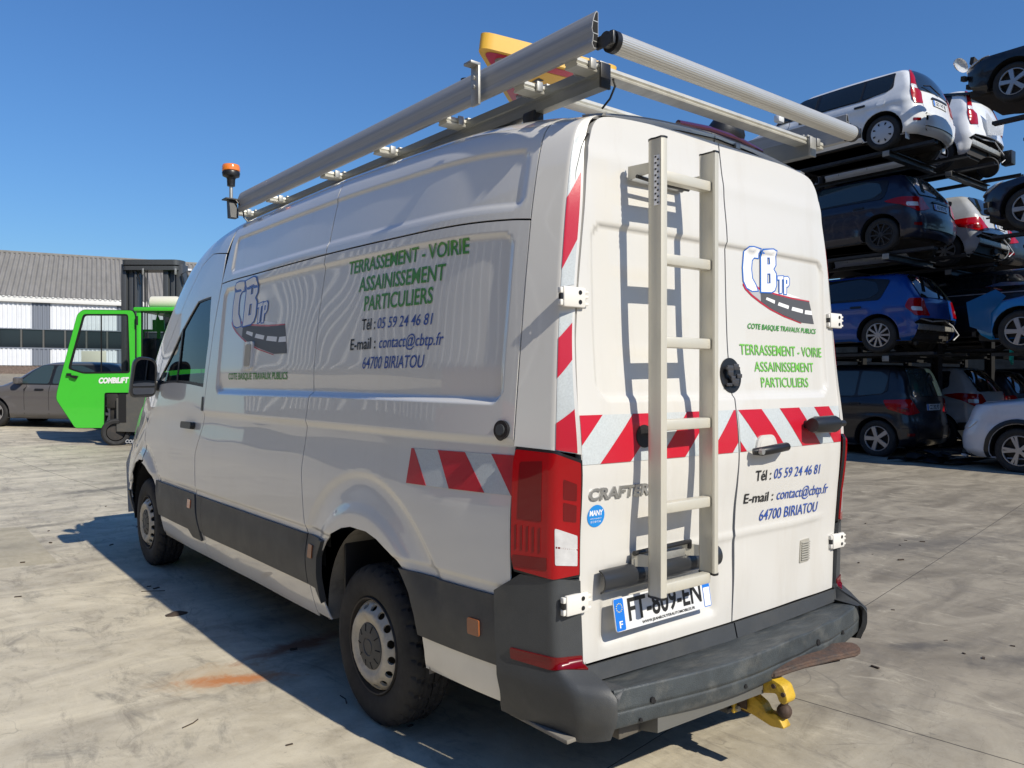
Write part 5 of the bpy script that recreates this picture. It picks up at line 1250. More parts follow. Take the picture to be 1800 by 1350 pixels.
P_white = paint('clean_white_car_paint', (.72, .74, .76)); P_navy = paint('navy_car_paint', (.008, .012, .030)); P_blue = paint('deep_blue_car_paint', (.002, .055, .27)); P_blk = paint('black_car_paint', (.007, .009, .014))
P_silver = paint('silver_car_paint', (.42, .44, .46)); P_teal = paint('bright_blue_car_paint', (.010, .17, .42)); P_grey = paint('dark_grey_metallic_paint', (.095, .090, .092)); P_offw = paint('off_white_car_paint', (.55, .56, .60))
XA = 12.16
# nearest column: tail to the aisle end
ca = car('clean white hatchback on the top rack level, high narrow red tail lamps', 'car', (XA, 4.95, 5.60), kind='mpv', H=1.50, L=3.95, wb=2.48, ro=.60, color=P_white, rim='cover', light='tall', plate='GD 147 BJ', glass=M_cglass)
cd = car('dark navy three-door hatchback with black wheels on the second rack level from the top', 'car', (XA, 4.97, 3.79), kind='hatch', H=1.46, L=4.0, wb=2.54, ro=.64, color=P_navy, rim='black', light='low', plate='AE 872 YT', glass=M_tglass)
cg = car('deep blue hatchback with a smashed tail and ten-spoke wheels on the third rack level down', 'car', (XA, 5.02, 1.99), kind='hatch', H=1.48, L=4.1, wb=2.6, ro=.72, color=P_blue, rim='ten', miss_rear=True, wr=.32, glass=M_cglass)
cl = car('black hatchback on the ground under the deep blue hatchback', 'car', (XA, 5.04, gz(XA, 5) - .03), kind='mpv', H=1.68, L=4.2, wb=2.6, ro=.60, color=P_blk, rim='five', wr=.335, light='tail', plate='CZ 392 PD', glass=M_tglass)
# second column
XB = 14.45
cb = car('white people carrier missing its bumper, on the top level behind the clean white hatchback', 'car', (XB, 4.98, 5.62), kind='mpv', H=1.62, L=4.2, wb=2.7, ro=.66, color=P_white, rim='five', light='tall', miss_rear=True, open_tail=True)
ce = car('silver hatchback without its rear bumper behind the navy hatchback', 'car', (XB, 4.85, 3.72), kind='hatch', H=1.45, L=4.25, wb=2.6, ro=.66, color=P_silver, rim='seven', light='tail', miss_rear=True, plate='BH 560 FW')
chh = car('long black estate car with a chrome window line behind the smashed blue hatchback', 'car', (XB, 3.62, 2.12), kind='suv', H=1.50, L=4.7, wb=2.75, ro=.95, color=P_blk, rim='five', light='tail')
cm = car('silver sport utility car on the ground behind the black hatchback, red lamps, glassy tailgate', 'car', (XB, 4.95, gz(XB, 5) - .03), kind='suv', H=1.62, L=4.4, wb=2.65, ro=.72, color=P_silver, rim='five', light='low', no_bumper_paint=True, wr=.33)
# column facing them, noses towards the aisle
XN = 11.72; yN = 2.62
def nose(label, x, yf, z, **k):
    wb_ = k.pop('wb', 2.62); r = car(label, 'car', (x, yf - wb_, z), wb=wb_, **k); return r
cn = nose('white sport utility car nosing in at ground level, twin-spoke alloy wheel and black arches', XN, yN, gz(XN, 2.6) - .03, kind='suv', H=1.72, L=4.40, ro=.85, W=1.82, color=P_offw, rim='twin', wr=.345, black_arch=True)
ci = nose('bright blue car with crumpled wing and bonnet above the white sport utility car', XN, yN, 1.93, kind='hatch', H=1.45, L=4.2, ro=.75, color=P_teal, rim='five', wr=.32, miss_front=True)
cf_ = nose('dark car showing its front wheel at the right edge, second rack level from the top', XN, yN - .10, 3.78, kind='hatch', H=1.45, L=4.15, ro=.75, color=P_navy, rim='five', wr=.32, miss_front=True)
cc = nose('black car with a dangling headlamp and no bumper high at the right edge', XN + .3, yN + .25, 5.58, kind='sloped', H=1.42, L=4.3, ro=.8, color=P_blk, rim='five', miss_front=True, tilt=(6, 0))
cj = nose('white car with a black door mirror behind the bright blue wreck', 14.1, 2.55, 2.86, kind='hatch', H=1.45, L=4.1, ro=.7, color=P_offw, rim='five')
co = nose('white car with dark windows on the ground behind the white sport utility car', 14.2, 3.0, gz(14.2, 2.6), kind='sloped', H=1.43, L=4.3, ro=.8, color=P_offw, rim='seven')
nose('added grey car out of view above the white car with the black mirror, shading the facing stack', 14.1, 2.2, 4.6, kind='sloped', H=1.43, L=4.3, ro=.8, color=P_grey, rim='seven')  # extra car added out of view to shade the column opposite
for i_, (xx, yy, zz, kk, cc_) in enumerate(((16.8, 5.0, gz(16.8, 5), 'hatch', P_navy), (16.8, 4.8, 2.12, 'mpv', P_grey), (16.8, 5.1, 3.75, 'hatch', P_blk), (19.2, 4.6, gz(19, 4.6), 'suv', P_blk), (19.2, 4.6, 2.1, 'hatch', P_navy), (16.6, .6, gz(16.6, 1), 'mpv', P_blk), (16.6, .6, 1.9, 'hatch', P_navy), (14.1, .1, 0.0, 'hatch', P_blk))):
    if i_ == 7: continue
    car(['navy hatchback on the ground in the third row back', 'grey people carrier one level up in the third row back', 'black hatchback two levels up in the third row back', 'black sport utility car on the ground in the fourth row back', 'navy hatchback one level up in the fourth row back', 'black people carrier on the ground deep behind the white sport utility car', 'navy hatchback one level up deep behind the bright blue car'][i_], 'car', (xx, yy, zz), kind=kk, color=cc_, rim='five', light='tail', fine=.14)
# bright blue crumpled bonnet and wing, dangling bumper skin of the blue tail etc.
def crumple(name, pts, m, parent, depth=.02):
    b = MB(); bm = bmesh.new(); vs = [bm.verts.new(p) for p in pts]
    c = bm.verts.new(sum((Vector(p) for p in pts), Vector()) / len(pts) + Vector((-.05, 0, .03)))
    for i in range(len(vs)): bm.faces.new((vs[i], vs[(i + 1) % len(vs)], c))
    bmesh.ops.solidify(bm, geom=bm.faces[:], thickness=depth); bm.verts.index_update(); b.add([v.co.copy() for v in bm.verts], [[v.index for v in f.verts] for f in bm.faces]); bm.free()
    return b.build(name, m, parent, angle=50)
crumple('crumpled_bonnet', [(-.80, 2.3, 1.02), (-.2, 3.35, 1.10), (.35, 3.30, 1.22), (.75, 2.2, 1.08), (0, 1.9, 1.12)], P_teal, ci[0])
crumple('crumpled_wing', [(-.86, 3.02, .30), (-.92, 3.30, .42), (-.95, 3.34, .80), (-.86, 2.95, .98), (-.88, 2.80, .86), (-.90, 3.0, .62)], P_teal, ci[0])
b = MB(); b.lathe([(0, .06), (.05, .055), (.09, .03), (.10, 0)], Matrix.Translation((-.55, 3.55, .80)) @ Matrix.Rotation(rad(-80), 4, 'X') @ Matrix.Diagonal((2.6, 1, 1, 1)), 20); b.build('dangling_headlamp', M_lensw, cc[0])
# raised tailgate and torn panel of the white people carrier
b = MB(); b.ngon_prism([(-.62, .0, 1.50), (.62, .0, 1.50), (.66, -.62, 1.36), (-.66, -.62, 1.36)], (0, 0, .05)); b.build('raised_tailgate', P_blk, cb[0])
crumple('torn_panel', [(-.35, -.72, .62), (.10, -.82, .66), (.30, -.78, 1.00), (-.15, -.74, .95), (-.42, -.70, 1.08)], P_white, cb[0])
b = MB(); b.lathe([(.20, .0), (.20, .05), (.14, .06), (0, .06)], Matrix.Translation((-.1, -.62, .05)) @ Matrix.Rotation(rad(70), 4, 'Y'), 24); b.build('brake_disc', M_under, cb[0])
b = MB(); b.box((.62, -.80, .22), (.84, -.60, .50), .02); b.build('hanging_box', M_black, cb[0])
# mud flap and badge of the white hatchback
for sx in (-.74, .70):
    b = MB(); b.box((sx - .07, -.40, .12), (sx + .07, -.385, .36), .01); b.build('mud_flap', P_offw, ca[0])
_, sfc, rp_, sp_, bl_, zr_ = ca
panel('fuel_flap', sp_(circle(.02 + .0, bl_ - .10, .075), -1), sfc, .08, P_white, ca[0], off=.006, thick=.006)
panel('side_moulding', sp_([(.52, .52), (1.15, .52), (1.12, .60), (.56, .60)], -1), sfc, .1, M_black, ca[0], off=.012, thick=.01)
b = MB(); b.tube([(.0, -.52, bl_ + .07), (.25, -.40, bl_ + .30)], .010, 6); b.tube([(.0, -.62, bl_ + .05), (-.30, -.58, bl_ + .16), (-.45, -.54, bl_ + .14)], .012, 6); b.build('rear_wiper', M_black, ca[0])
_, sfc, rp_, sp_, bl_, zr_ = chh
panel('chrome_line', sp_([(-.4, bl_ + .02), (2.8, bl_ + .02), (2.8, bl_ + .038), (-.4, bl_ + .038)], -1), sfc, .1, M_capw, chh[0], off=.008, thick=.006)

# ------------------------------------------------------------------ steel cantilever racks
M_steel = mat('rack_painted_steel', (.035, .036, .038), .5, metal=.5, var=.3, vscale=6)
M_steelw = mat('rack_end_plate', (.24, .24, .225), .55, var=.4)
def rack_bay(label, x0, x1, y0_, y1_, levels, px):
    r = empty('storage_rack', (0, 0, 0), label=label, cat='storage rack', group='steel racks for scrapped cars')
    for x in px:
        for y in (y0_ + .75, y1_ - 1.1):
            g = gz(x, y) - .05; b = MB(); b.box((x - .09, y - .07, g), (x + .09, y - .055, levels[-1] + .35)); b.box((x - .09, y + .055, g), (x + .09, y + .07, levels[-1] + .35)); b.box((x - .008, y - .056, g), (x + .008, y + .056, levels[-1] + .35)); b.build('upright', M_steel, r, smooth=False)
            b = MB(); b.box((x - .2, y - .2, g - .02), (x + .2, y + .2, g + .07), .005); b.build('base_plate', M_steel, r)
    for z in levels:
        for y in (y0_ + .75, y1_ - 1.1):
            b = MB(); b.box((x0, y - .06, z - .16), (x1, y + .06, z - .145)); b.box((x0, y - .06, z - .06), (x1, y + .06, z - .045)); b.box((x0, y - .006, z - .146), (x1, y + .006, z - .059)); b.build('arm', M_steel, r, smooth=False)
            b = MB(); b.box((x0 - .010, y - .06, z - .15), (x0, y + .06, z - .055), .003); b.build('end_plate', M_steelw, r)
        for x in (x0 + .22, x0 + 1.55):
            b = MB(); b.sweep([(-.07, 0, 0), (.07, 0, 0), (.07, 0, .05), (.062, 0, .05), (.062, 0, .008), (-.062, 0, .008), (-.062, 0, .05), (-.07, 0, .05)], (x, y0_, z - .045), (x, y1_, z - .045)); b.build('wheel_channel', M_steel, r, smooth=False)
    return r
rack_bay('grey steel rack carrying the column of the clean white hatchback', 11.25, 13.10, 4.1, 8.6, [5.60, 3.79, 1.99], (13.28,))
rack_bay('grey steel rack carrying the column behind the clean white hatchback', 13.55, 15.4, 4.0, 8.6, [5.60, 3.70, 2.10], (15.55,))
rack_bay('grey steel rack at the right edge, noses of the cars towards the other stack', 10.95, 12.75, -1.0, 3.1, [5.58, 3.78, 1.93], (12.95,))
rack_bay('grey steel rack behind the one at the right edge', 13.2, 15.1, -1.2, 3.2, [4.60, 2.86], (15.2,))
rack_bay('grey steel rack of the third row back', 15.9, 17.7, 3.8, 8.6, [3.75, 2.10], (17.85,))
rack_bay('grey steel rack of the fourth row back', 18.3, 20.1, 3.6, 8.2, [2.10], (20.25,))
rack_bay('grey steel rack deep behind the right edge', 15.7, 17.5, -.6, 3.4, [1.90], (17.6,))
# scrap on the ground between the stacks
sc_ = empty('scrap_heap', (11.35, 3.9, gz(11.35, 3.9)), label='low heap of black broken bumper parts on the ground by the black hatchback', cat='scrap')
rnd = random.Random(11)
for k in range(16):
    x = rnd.uniform(-.40, .55); y = rnd.uniform(-.50, .50); z = rnd.uniform(.02, .16); l = rnd.uniform(.16, .38); w = rnd.uniform(.05, .14); a = rnd.uniform(0, 3.1); ca, sa = math.cos(a), math.sin(a)
    pts = [(x + l * u * ca - w * v * sa, y + l * u * sa + w * v * ca, max(.01, z + rnd.uniform(-.05, .07))) for u, v in ((-1, -1), (0, -1.2), (1, -.8), (1.1, .6), (.2, 1.1), (-.9, 1))]
    crumple('broken_part', pts, M_under if k % 4 else M_black, sc_, .012)
b = MB(); b.box((-.05, -.30, .22), (.05, -.22, .25), .004, Matrix.Rotation(.3, 4, 'X')); b.build('white_scrap', P_white, sc_)
cp = crumple('loose_panel', [(0, -.35, 0), (.05, .30, .02), (.02, .38, .16), (-.03, .0, .20), (0, -.30, .22)], mat('cream_panel', (.62, .58, .46), .5), None); cp.location = (12.9, 3.95, .42)
tag(cp, 'pale cream loose body panel propped between the two ground level rows of cars', 'body panel')
b = MB(); b.box((-.14, -.02, -.12), (.14, .02, .12), .03); gp = b.build('green_panel', mat('turquoise_plastic', (.02, .55, .42), .35), None); gp.location = (13.1, 3.5, 1.93); gp.rotation_euler = (0, .3, .2)
tag(gp, 'small turquoise plastic piece wedged above the white car on the ground', 'plastic piece')

# ------------------------------------------------------------------ grey hatchback at the left, forklift
sed = car('dark grey metallic hatchback parked side-on in front of the warehouse, behind the green door', 'car', (2.02, 18.2, gz(2.02, 18.2)), kind='sloped', L=4.32, W=1.78, H=1.50, wb=2.62, ro=.78, color=P_grey, rim='five', wr=.325, group=None, glass=M_tglass, light='low')
rt = sed[0]; rt.rotation_euler = (rad(.8), 0, rad(51.2)); rt['group'] = ''
del rt['group']
PXM = 15. / 1393.2
FL = empty('forklift', (0, 0, 0), label='green forklift truck with its large cab door swung open and a tall dark mast', cat='forklift')
_f = Vector((math.sin(rad(38.845)), math.cos(rad(38.845)), 0)); _r = Vector((math.cos(rad(38.845)), -math.sin(rad(38.845)), 0))
FL.location = Vector((-2.6454, -1.9032, 0)) + _f * 15 + _r * ((240 - 900) * PXM); FL.rotation_euler = (0, 0, rad(-38.845))
gzf = gz(FL.location.x, FL.location.y); FL.location.z = gzf
fp = lambda x, y: ((x - 240) * PXM, 1.495 + (669.4 - y) * PXM - gzf)
fpd = lambda x, y, d: ((x - 900) * (15. + d) / 1393.2 + 660 * PXM, 1.495 + (669.4 - y) * (15. + d) / 1393.2 - gzf)
FPD=1
M_fg = mat('lime_green_paint', (.055, .52, .035), .35, coat=.6, dirt=(.05, .3, .03), dirt_amt=.25)
M_fgrey = mat('forklift_grey_steel', (.085, .085, .08), .5, dirt=(.16, .14, .11), dirt_amt=.6, dscale=4); M_fdk = mat('mast_dark_steel', (.075, .080, .086), .42, metal=.3)
def fpan(name, pts, m, par, y=0., th=.05, holes=(), r=0, hr=0, bev=False, D=0):
    fp = lambda a_, b_: fpd(a_, b_, D)
    P = [fp(*p) for p in pts]; P = roundpoly(P, r, 4) if r else P
    H = [roundpoly([fp(*p) for p in h], hr, 4) if hr else [fp(*p) for p in h] for h in holes]
    return panel(name, P, lambda a, b: np.stack([a, np.full_like(a, y), b], -1), .2, m, par, holes=H, thick=th)
dr = fpan('cab_door', [(147, 545), (234, 546), (238, 555), (238, 690), (184, 690), (183, 752), (133, 752), (100, 702), (101, 690), (110, 655), (137, 553)], M_fg, FL, y=-.02, th=.045, r=.05, holes=[[(148, 553), (226, 553), (229, 655), (148, 656), (122, 648)]], hr=.06)
fpan('door_seal', [(147.5, 552), (226.5, 552), (229.8, 656), (148, 657), (120.5, 648.5)], M_black, dr, y=-.024, th=.02, r=.06, holes=[[(150, 555), (224.5, 555), (227, 653), (148, 654), (125, 647)]], hr=.05)
fpan('door_edge_trim', [(146.5, 544), (234.5, 545), (239, 554.5), (239, 691), (185, 691), (184, 753), (132.5, 753), (99, 702.5), (100, 690), (109, 655), (136.3, 552.5)], M_black, dr, y=-.010, th=.03, r=.05, holes=[[(148, 553), (226, 553), (229, 655), (148, 656), (122, 648)]], hr=.06)
fpan('door_glass', [(148, 553), (226, 553), (229, 655), (148, 656), (122, 648)], M_glassclear, dr, y=.0, th=0, r=.06)
fpan('door_mullion', [(178.5, 553), (180.5, 553), (180.5, 656), (178.5, 656)], M_black, dr, y=-.03, th=.01)
hl = lambda x, y: fp(x, y)
b = MB(); a, c = fp(119, 656), fp(127, 661); b.box((a[0], -.06, c[1]), (c[0], -.02, a[1]), .01); a, c = fp(126, 663), fp(139, 666); b.ngon_prism([(fp(126, 659)[0], -.07, fp(126, 659)[1]), (fp(140, 661)[0], -.07, fp(140, 661)[1]), (fp(137, 666)[0], -.07, fp(137, 666)[1]), (fp(127, 663)[0], -.07, fp(127, 663)[1])], (0, .03, 0)); b.build('door_latch', M_black, dr)
fs = lambda a, b: np.stack([a, np.full_like(a, -.022), b], -1)
p0 = fp(174, 673.5); p1 = fp(228, 672.5)
lettering('door_lettering', 'COMBiLiFT', fs, p0, p1, 9.2 * PXM, M_logowhite, dr, shear=.18, bold=.06, off=.004)
# cab
cab = MB(); 
def fbox(b, x0, x1, y0, y1, d0, d1, bev=.01, D=0):
    a = fpd(x0, y0, D); c = fpd(x1, y1, D); b.box((a[0], d0, c[1]), (c[0], d1, a[1]), bev)
for (x0, x1, d0) in ((240, 248, .0), (352, 360, .0), (240, 248, 1.5), (352, 360, 1.5)):
    b = MB(); fbox(b, x0, x1, 543, 700, d0, d0 + .09); b.build('cab_post', M_fg, FL)
b = MB(); fbox(b, 236, 362, 540, 547, -.04, 1.65, .02); b.build('cab_roof', M_fg, FL)
b = MB(); fbox(b, 246, 356, 642, 735, .0, .05); b.build('cab_lower_panel', M_fg, FL)
b = MB(); fbox(b, 246, 356, 640.5, 643, -.012, .0); b.build('panel_gap', M_black, FL)
gl = fpan('cab_glass', [(248, 547), (353, 547), (353, 641), (248, 641)], glass_mat('cab_tinted_glass', (.45, .50, .50)), FL, y=.02, th=0)
b = MB()
for pts in ([(268, 560), (276, 551), (280, 560)], ):
    pass
fpan('rear_green_panel', [(249, 579), (268, 579), (268, 562), (274, 562), (276, 553), (280, 562), (288, 562), (289, 579), (316, 581), (352, 581), (352, 641), (249, 641)], M_fg, FL, y=.9, D=.9, th=.04, holes=[[(252, 583), (276, 583), (276, 608), (252, 608)], [(281, 583), (318, 583), (318, 611), (281, 611)]])
b = MB(); fbox(b, 256, 285, 595, 640, .3, .7, .06, .5); b.build('cab_seat', M_black, FL)
b = MB(); fbox(b, 246, 356, 543, 548, .0, .012); fbox(b, 248, 250.5, 547, 641, .0, .012); b.build('glass_seal', M_black, FL)['kind'] = 'stuff'
b = MB(); b.tube([(fp(244, 556)[0], -.07, fp(0, 556)[1]), (fp(244, 556)[0], -.07, fp(0, 572)[1])], .02, 8); b.tube([(fp(238, 600)[0], .0, fp(0, 560)[1]), (fp(238, 600)[0], .0, fp(0, 688)[1])], .015, 8); b.build('door_hinge', M_black, FL)['kind'] = 'stuff'
b = MB(); b.tube([(fpd(262, 0, .6)[0] + t * .78, .6, fpd(0, 532, .6)[1]) for t in (0, .03, .08, .7, .85, .9)], [.02, .09, .125, .125, .09, .02], 20); tk = b.build('gas_tank', mat('cream_tank_paint', (.62, .60, .50), .4), FL)
b = MB(); fbox(b, 262, 330, 540, 545, .5, .75); 
for x in (266, 285, 305): fbox(b, x, x + 2, 530, 543, .52, .56, 0)
b.build('tank_cradle', M_logowhite, FL)['kind'] = 'stuff'
# mast
for x0, x1 in ((219, 246), (292, 326)):
    for k, (a, c, d0, d1) in enumerate(((x0, x0 + 9, 1.7, 2.0), (x0 + 12, x0 + 20, 1.75, 1.95), (x0 + 23, x1, 1.7, 2.0))):
        b = MB(); fbox(b, a, c, 466, 765, d0, d1, .01, 1.85); b.build('mast_rail', M_fdk, FL)
def oval(y0, y1, w0, w1):
    n = 24; P = []; cx0 = fpd(231, 0, 1.85)[0]; cx1 = fpd(312, 0, 1.85)[0]; r = .15
    for i in range(13): a = math.pi / 2 + math.pi * i / 12; P.append((cx0 + r * math.cos(a) * w0, 1.85 + r * 1.5 * math.sin(a), fpd(0, y1, 1.85)[1]))
    for i in range(13): a = -math.pi / 2 + math.pi * i / 12; P.append((cx1 + r * math.cos(a) * w0, 1.85 + r * 1.5 * math.sin(a), fpd(0, y1, 1.85)[1]))
    b = MB(); b.ngon_prism(P, (0, 0, fpd(0, y0, 1.85)[1] - fpd(0, y1, 1.85)[1])); return b
oval(459, 468, 1.0, 1).build('mast_crosshead', M_fdk, FL, angle=40); oval(470, 477, .9, 1).build('mast_crosshead', M_fdk, FL, angle=40)
for cx in (250, 255, 259): 
    b = MB(); b.cyl((fpd(cx, 0, 1.8)[0], 1.8, fpd(0, 476, 1.8)[1]), (fpd(cx, 0, 1.8)[0], 1.8, fp(0, 640)[1]), .012, 6); b.build('mast_chain', M_black, FL)
for cx, s in ((246, 1), (322, 1)):
    b = MB(); x = fpd(cx, 0, 1.66)[0]; b.tube([(x, 1.68, fpd(0, 500, 1.66)[1]), (x - .03, 1.66, fpd(0, 482, 1.66)[1]), (x + .08, 1.66, fpd(0, 477, 1.66)[1]), (x + .12, 1.66, fpd(0, 490, 1.66)[1]), (x + .11, 1.66, fpd(0, 545, 1.66)[1])], .018, 8); b.build('hydraulic_hose', M_black, FL)
for cx in (252, 309):
    b = MB(); fbox(b, cx - 1.5, cx + 1.5, 472, 483, 1.62, 1.66, .004, 1.64); b.build('mast_pin', M_galv, FL)
# chassis and wheels
b = MB(); b.ngon_prism([(fp(207, 0)[0], -.05, .27), (fp(207, 0)[0], -.05, fp(0, 700)[1]), (fp(232, 0)[0], -.05, fp(0, 690)[1]), (fp(360, 0)[0], -.05, fp(0, 690)[1]), (fp(360, 0)[0], -.05, .22)], (0, 1.7, 0)); b.build('chassis', M_fgrey, FL, smooth=False)
b = MB(); fbox(b, 211, 224, 692, 742, -.06, -.05, 0); b.build('chassis_opening', M_dark, FL)
b = MB(); fbox(b, 186, 207, 690, 718, .0, .5, .03); fbox(b, 190, 205, 716, 745, .05, .35, .03); fbox(b, 196, 211, 722, 752, .1, .3, .02); b.build('steer_linkage', M_under, FL)['kind'] = 'stuff'
for (x, d) in ((201, .05), (345, .0), (215, 1.4)):
    w = link('wheel', car_tyre_mesh(), FL); w.location = (fp(x, 0)[0], d, .255); w.rotation_euler = (0, 0, rad(-62)); w.scale = (.84, .84, .84)
    for nm, me in rim_meshes('cover')[:2]: link(nm, me, w)
    b = MB(); b.cyl((-.005, 0, 0), (.03, 0, 0), .15, 24); b.build('hub', M_fgrey, w)
fl2 = lambda a, b: np.stack([a, np.full_like(a, -.052), b], -1)
lettering('chassis_lettering', 'COMBiLiFT', fl2, fp(222, 778), fp(262, 780), 6 * PXM, M_capw, FL, shear=.18, bold=.05, off=.003)
FL2 = None
# small cream notice board and red tail lamp seen through the door glass
bd = MB(); bd.box((-.42, -.02, 0), (.42, .02, .62), .01); bo = bd.build('notice_board', mat('cream_board', (.62, .60, .50), .6), None)
nb = Vector((-2.6454, -1.9032, 0)) + _f * 27 + _r * ((165 - 900) * 27 / 1393.2); bo.location = (nb.x, nb.y, gz(nb.x, nb.y) + 1.05); bo.rotation_euler = (0, 0, rad(-38.8)); tag(bo, 'cream board on a post behind the dark grey hatchback, seen through the open green door', 'board')
b = MB(); b.cyl((0, .03, -1.3), (0, .03, .6), .03, 8); b.build('post', M_galv, bo)

# ------------------------------------------------------------------ warehouse far left
WH = empty('warehouse', (3.56, 57.3, 1.95), (0, 0, rad(-11.3)), label='long low warehouse with corrugated grey roof, white ribbed cladding and dark ribbon windows', cat='building')
def ribs(name, x0, x1, z0, z1, m, y=0., pitch=.25, dep=.05, par=WH):
    V = []; x = x0; pat = [(0, 0), (.35, 0), (.45, -dep), (.85, -dep), (.95, 0)]
    xs = []
    while x < x1 - 1e-6:
        for f, d in pat: xs.append((min(x + f * pitch, x1), y + d))
        x += pitch
    xs.append((x1, y))
    for a, d in xs: V += [(a, d, z0), (a, d, z1)]
    b = MB(); b.add(V, [(2 * i, 2 * i + 2, 2 * i + 3, 2 * i + 1) for i in range(len(xs) - 1)]); return b.build(name, m, par, smooth=False)
M_cw = mat('white_ribbed_cladding', (.66, .68, .72), .5, dirt=(.4, .4, .38), dirt_amt=.4, dscale=.6); M_cg = mat('grey_ribbed_cladding', (.16, .18, .22), .5)
segs = [(-16, -13, 0), (-13, -12, 1), (-12, -8.1, 0), (-8.1, -7.1, 1), (-7.1, -3.2, 0), (-3.2, -2.2, 1), (-2.2, 1.72, 0), (1.72, 2.75, 1), (2.75, 6.6, 0), (6.6, 7.6, 1), (7.6, 11.5, 0), (11.5, 12.5, 1), (12.5, 16.5, 0), (16.5, 17.5, 1), (17.5, 30, 0)]
for a, c, g in segs:
    ribs('upper_cladding', a, c, 2.88, 4.58, M_cg if g else M_cw); ribs('lower_cladding', a, c, .53, 1.62, M_cg if g else M_cw)
b = MB(); b.box((-16, .02, 0), (30, .3, .53)); b.build('plinth', mat('brown_brick_plinth', (.16, .12, .10), .85, var=.4, vscale=12), WH)
b = MB(); b.box((-16, .10, 1.62), (30, .14, 2.88)); b.build('window_backing', M_dark, WH)
b = MB(); b.box((-16, -.06, 1.60), (30, .12, 1.68)); b.build('window_sill', M_cg, WH); b = MB(); b.box((-16, -.05, 2.84), (30, .12, 2.90)); b.build('window_head', M_cg, WH)
M_wp = mat('dark_window_pane', (.015, .02, .025), .08, coat=.3)
pane = None; x = -15.9
while x < 29.5:
    b = MB(); b.box((-.56, .0, 1.70), (.56, .03, 2.83), 0) if pane is None else None
    if pane is None: o = b.build('window', M_wp, WH, smooth=False); pane = o
    else: o = pane.copy(); COL.objects.link(o)
    o.location = (x + .6, .04, 0)
    x += 1.22
mu = None; x = -15.93
while x < 29.5:
    if mu is None: b = MB(); b.box((-.05, -.03, 1.66), (.05, .06, 2.86)); mu = b.build('window_mullion', M_fgrey, WH, smooth=False); o = mu
    else: o = mu.copy(); COL.objects.link(o)
    o.location = (x, 0, 0); x += 1.22
b = MB(); b.box((-16.3, -.25, 4.56), (30.3, .1, 4.93), .02); b.build('fascia', mat('white_fascia', (.68, .68, .66), .5), WH)
# corrugated roof: sheet waves as real geometry
M_rf = mat('weathered_fibre_cement_roof', (.22, .21, .195), .85, var=.18, vscale=.8, stretch=(3, .6, .6), dirt=(.13, .12, .11), dirt_amt=.3, dscale=1.5)
xs = np.arange(-16.3, 30.3, .035); V = []; rows = [(-.30, 4.90), (2.2, 6.14), (2.201, 6.16), (4.7, 7.40), (4.701, 7.42), (7.2, 8.68)]
for (yy, zz) in rows:
    for xx in xs: V.append((xx, yy, zz + .06 * math.sin(2 * math.pi * xx / .30)))
n = len(xs); b = MB(); b.add(V, [(r * n + i, r * n + i + 1, (r + 1) * n + i + 1, (r + 1) * n + i) for r in range(len(rows) - 1) for i in range(n - 1)]); b.build('roof', M_rf, WH, angle=60)
V = [(x, 7.2 + (y), z) for x, y, z in []]
b = MB(); b.box((-16.3, 7.1, 8.62), (30.3, 7.4, 8.80), .03); b.build('roof_ridge', M_rf, WH)
b = MB(); b.add([(-16.3, 7.2, 8.6), (30.3, 7.2, 8.6), (30.3, 14.5, 4.9), (-16.3, 14.5, 4.9)], [(0, 1, 2, 3)]); b.build('roof_back', M_rf, WH, smooth=False)
b = MB(); b.box((10.2, 5.6, 8.0), (11.4, 6.6, 8.55), .05); b.box((10.0, 5.4, 7.9), (11.8, 5.6, 8.05), .02); b.build('roof_vent', M_cw, WH)
for xx in (-16, 29.8): b = MB(); b.add([(xx, 0, 0), (xx, 14.4, 0), (xx, 14.4, 4.9), (xx, 7.2, 8.6), (xx, 0, 4.9)], [(0, 1, 2, 3, 4)]); b.build('gable_wall', M_cg, WH, smooth=False)

# ------------------------------------------------------------------ unseen hall added at the left to put stripes in the van's side reflection
HL = empty('reflection_hall', (-19, 5, gz(-19, 5)), (0, 0, 0), label='added tall grey hall with bright vertical fins, out of view, for the reflection in the van side', cat='building')
b = MB(); b.box((-8, -22, -.5), (0, 48, 13.5)); b.build('hall_wall', mat('hall_grey_wall', (.17, .175, .18), .6), HL, smooth=False)
b = MB(); b.box((-8.3, -22.3, 13.5), (.25, 48.3, 13.9)); b.build('hall_parapet', M_cg, HL, smooth=False)
fin = None
for k in range(62):
    if fin is None: b = MB(); b.box((0, -.03, 2.6), (.40, .03, 13.5)); fin = b.build('fin', mat('white_fin', (.55, .55, .54), .5), HL, smooth=False); o = fin
    else: o = fin.copy(); COL.objects.link(o)
    o.location = (0, -21 + 1.1 * k, 0)
H2 = empty('reflection_hall', (0, -31, -.3), (0, 0, 0), label='added long dark hall with pale roller doors, out of view, darkening the door mirror and the ambient light', cat='building')  # unseen hall added behind the camera: dark mirror reflection, less ambient light
b = MB(); b.box((-34, -9, 0), (36, 0, 7.5)); b.build('hall_wall', mat('dark_hall_wall', (.10, .10, .105), .7), H2, smooth=False)
b = MB(); b.box((-34.3, -9.3, 7.5), (36.3, .3, 7.8)); b.build('hall_parapet', M_cg, H2, smooth=False)
for k in range(9):
    b = MB(); b.box((-31 + 7.4 * k, .0, .3), (-27.5 + 7.4 * k, .06, 4.3)); b.build('roller_door', mat('pale_roller_door', (.35, .36, .37), .5), H2, smooth=False)
BW = tag(None or link('backdrop_wall', bpy.data.meshes.new('backdrop_wall')), 'added dark wall far behind the stacked cars, closing off the pale horizon', 'wall')  # added backdrop, blocks the bright horizon in the gaps between the cars
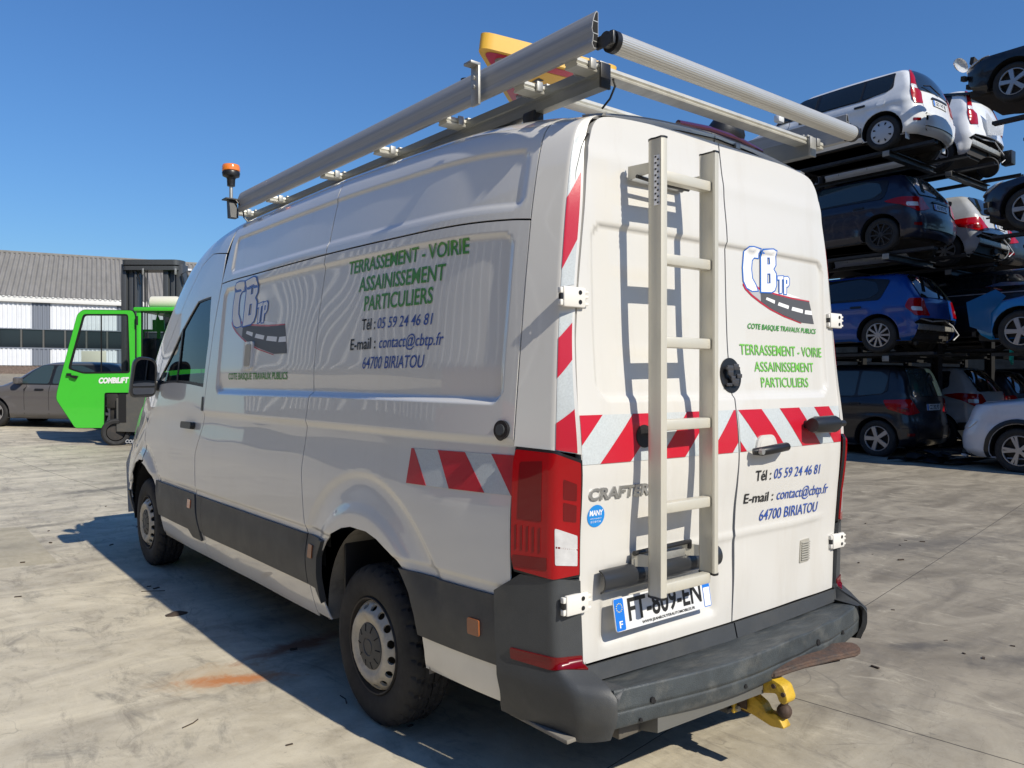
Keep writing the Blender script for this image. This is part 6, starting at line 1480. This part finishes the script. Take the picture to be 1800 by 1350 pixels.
b = MB(); b.box((0, 0, 0), (.25, 46, 4.4)); _o = b.build('backdrop_wall', mat('dark_backdrop_wall', (.05, .055, .05), .9, var=.5), None, smooth=False); BW.data = _o.data; bpy.data.objects.remove(_o); BW.location = (24, -16, .5)
RC = empty('reflection_container', (-15.2, 13.5, gz(-15, 13)), (0, 0, rad(4)), label='added dull red container out of view left of the van, for the reflection in its side', cat='container')  # unseen container added to give the van side a red reflection
M_rc = mat('dull_red_container', (.33, .05, .035), .5, var=.3, vscale=2)
b = MB(); b.box((-1.2, -3, .1), (1.14, 3, 2.55)); b.build('container_box', M_rc, RC, smooth=False)
b = MB(); V = []; ks = 60
for i in range(ks + 1): 
    d = 1.16 if (i // 2) % 2 else 1.20; V += [(d, -3 + i * .1, .15), (d, -3 + i * .1, 2.5)]
b.add(V, [(2 * i, 2 * i + 2, 2 * i + 3, 2 * i + 1) for i in range(ks)]); b.build('corrugated_side', M_rc, RC, smooth=False)

# ------------------------------------------------------------------ small litter on the concrete
rnd = random.Random(5)
M_lit = mat('dark_litter', (.05, .035, .025), .8)
lt = MB()
for k in range(170):
    x = rnd.uniform(-3.5, 5.5); y = rnd.uniform(-2.5, 8)
    if abs(x) < 1.0 and -.1 < y < 6: 
        if rnd.random() < .8: continue
    s = rnd.uniform(.004, .014); a = rnd.uniform(0, 3.1); z = gz(x, y) + .001
    lt.box((-s * rnd.uniform(.8, 3), -s * .6, 0), (s * rnd.uniform(.5, 2), s * .5, s * rnd.uniform(.3, .8)), 0, Matrix.Translation((x, y, z)) @ Matrix.Rotation(a, 4, 'Z'))
o = lt.build('litter', M_lit, None, smooth=False); o['kind'] = 'stuff'
b = MB(); b.lathe([(0, .02), (.02, .018), (.05, .006), (.055, 0)], Matrix.Diagonal((1.3, .8, 1, 1)), 9); o = b.build('oily_rag', M_lit, None); gx = (-1.16, 3.32); o.location = (gx[0], gx[1], gz(*gx)); tag(o, 'small flattened dark rag on the concrete in the shade of the van', 'rag')
for (x, y, l, a) in ((-1.62, 1.62, .09, .5), (-.95, 1.42, .10, 1.4), (-1.2, 4.0, .16, -.6)):
    b = MB(); z = gz(x, y) + .004; b.tube([(x, y, z), (x + l * .5 * math.cos(a) + .012, y + l * .5 * math.sin(a), z), (x + l * math.cos(a), y + l * math.sin(a), z + .002)], .0025, 5)
    o = b.build('twig', M_lit, None); tag(o, {.09: 'short brown twig on the sunlit concrete left of the rear wheel', .10: 'bent dry stalk on the sunlit concrete just below the van shadow', .16: 'long dark stalk lying in the van shadow behind the front wheel'}[l], 'twig')
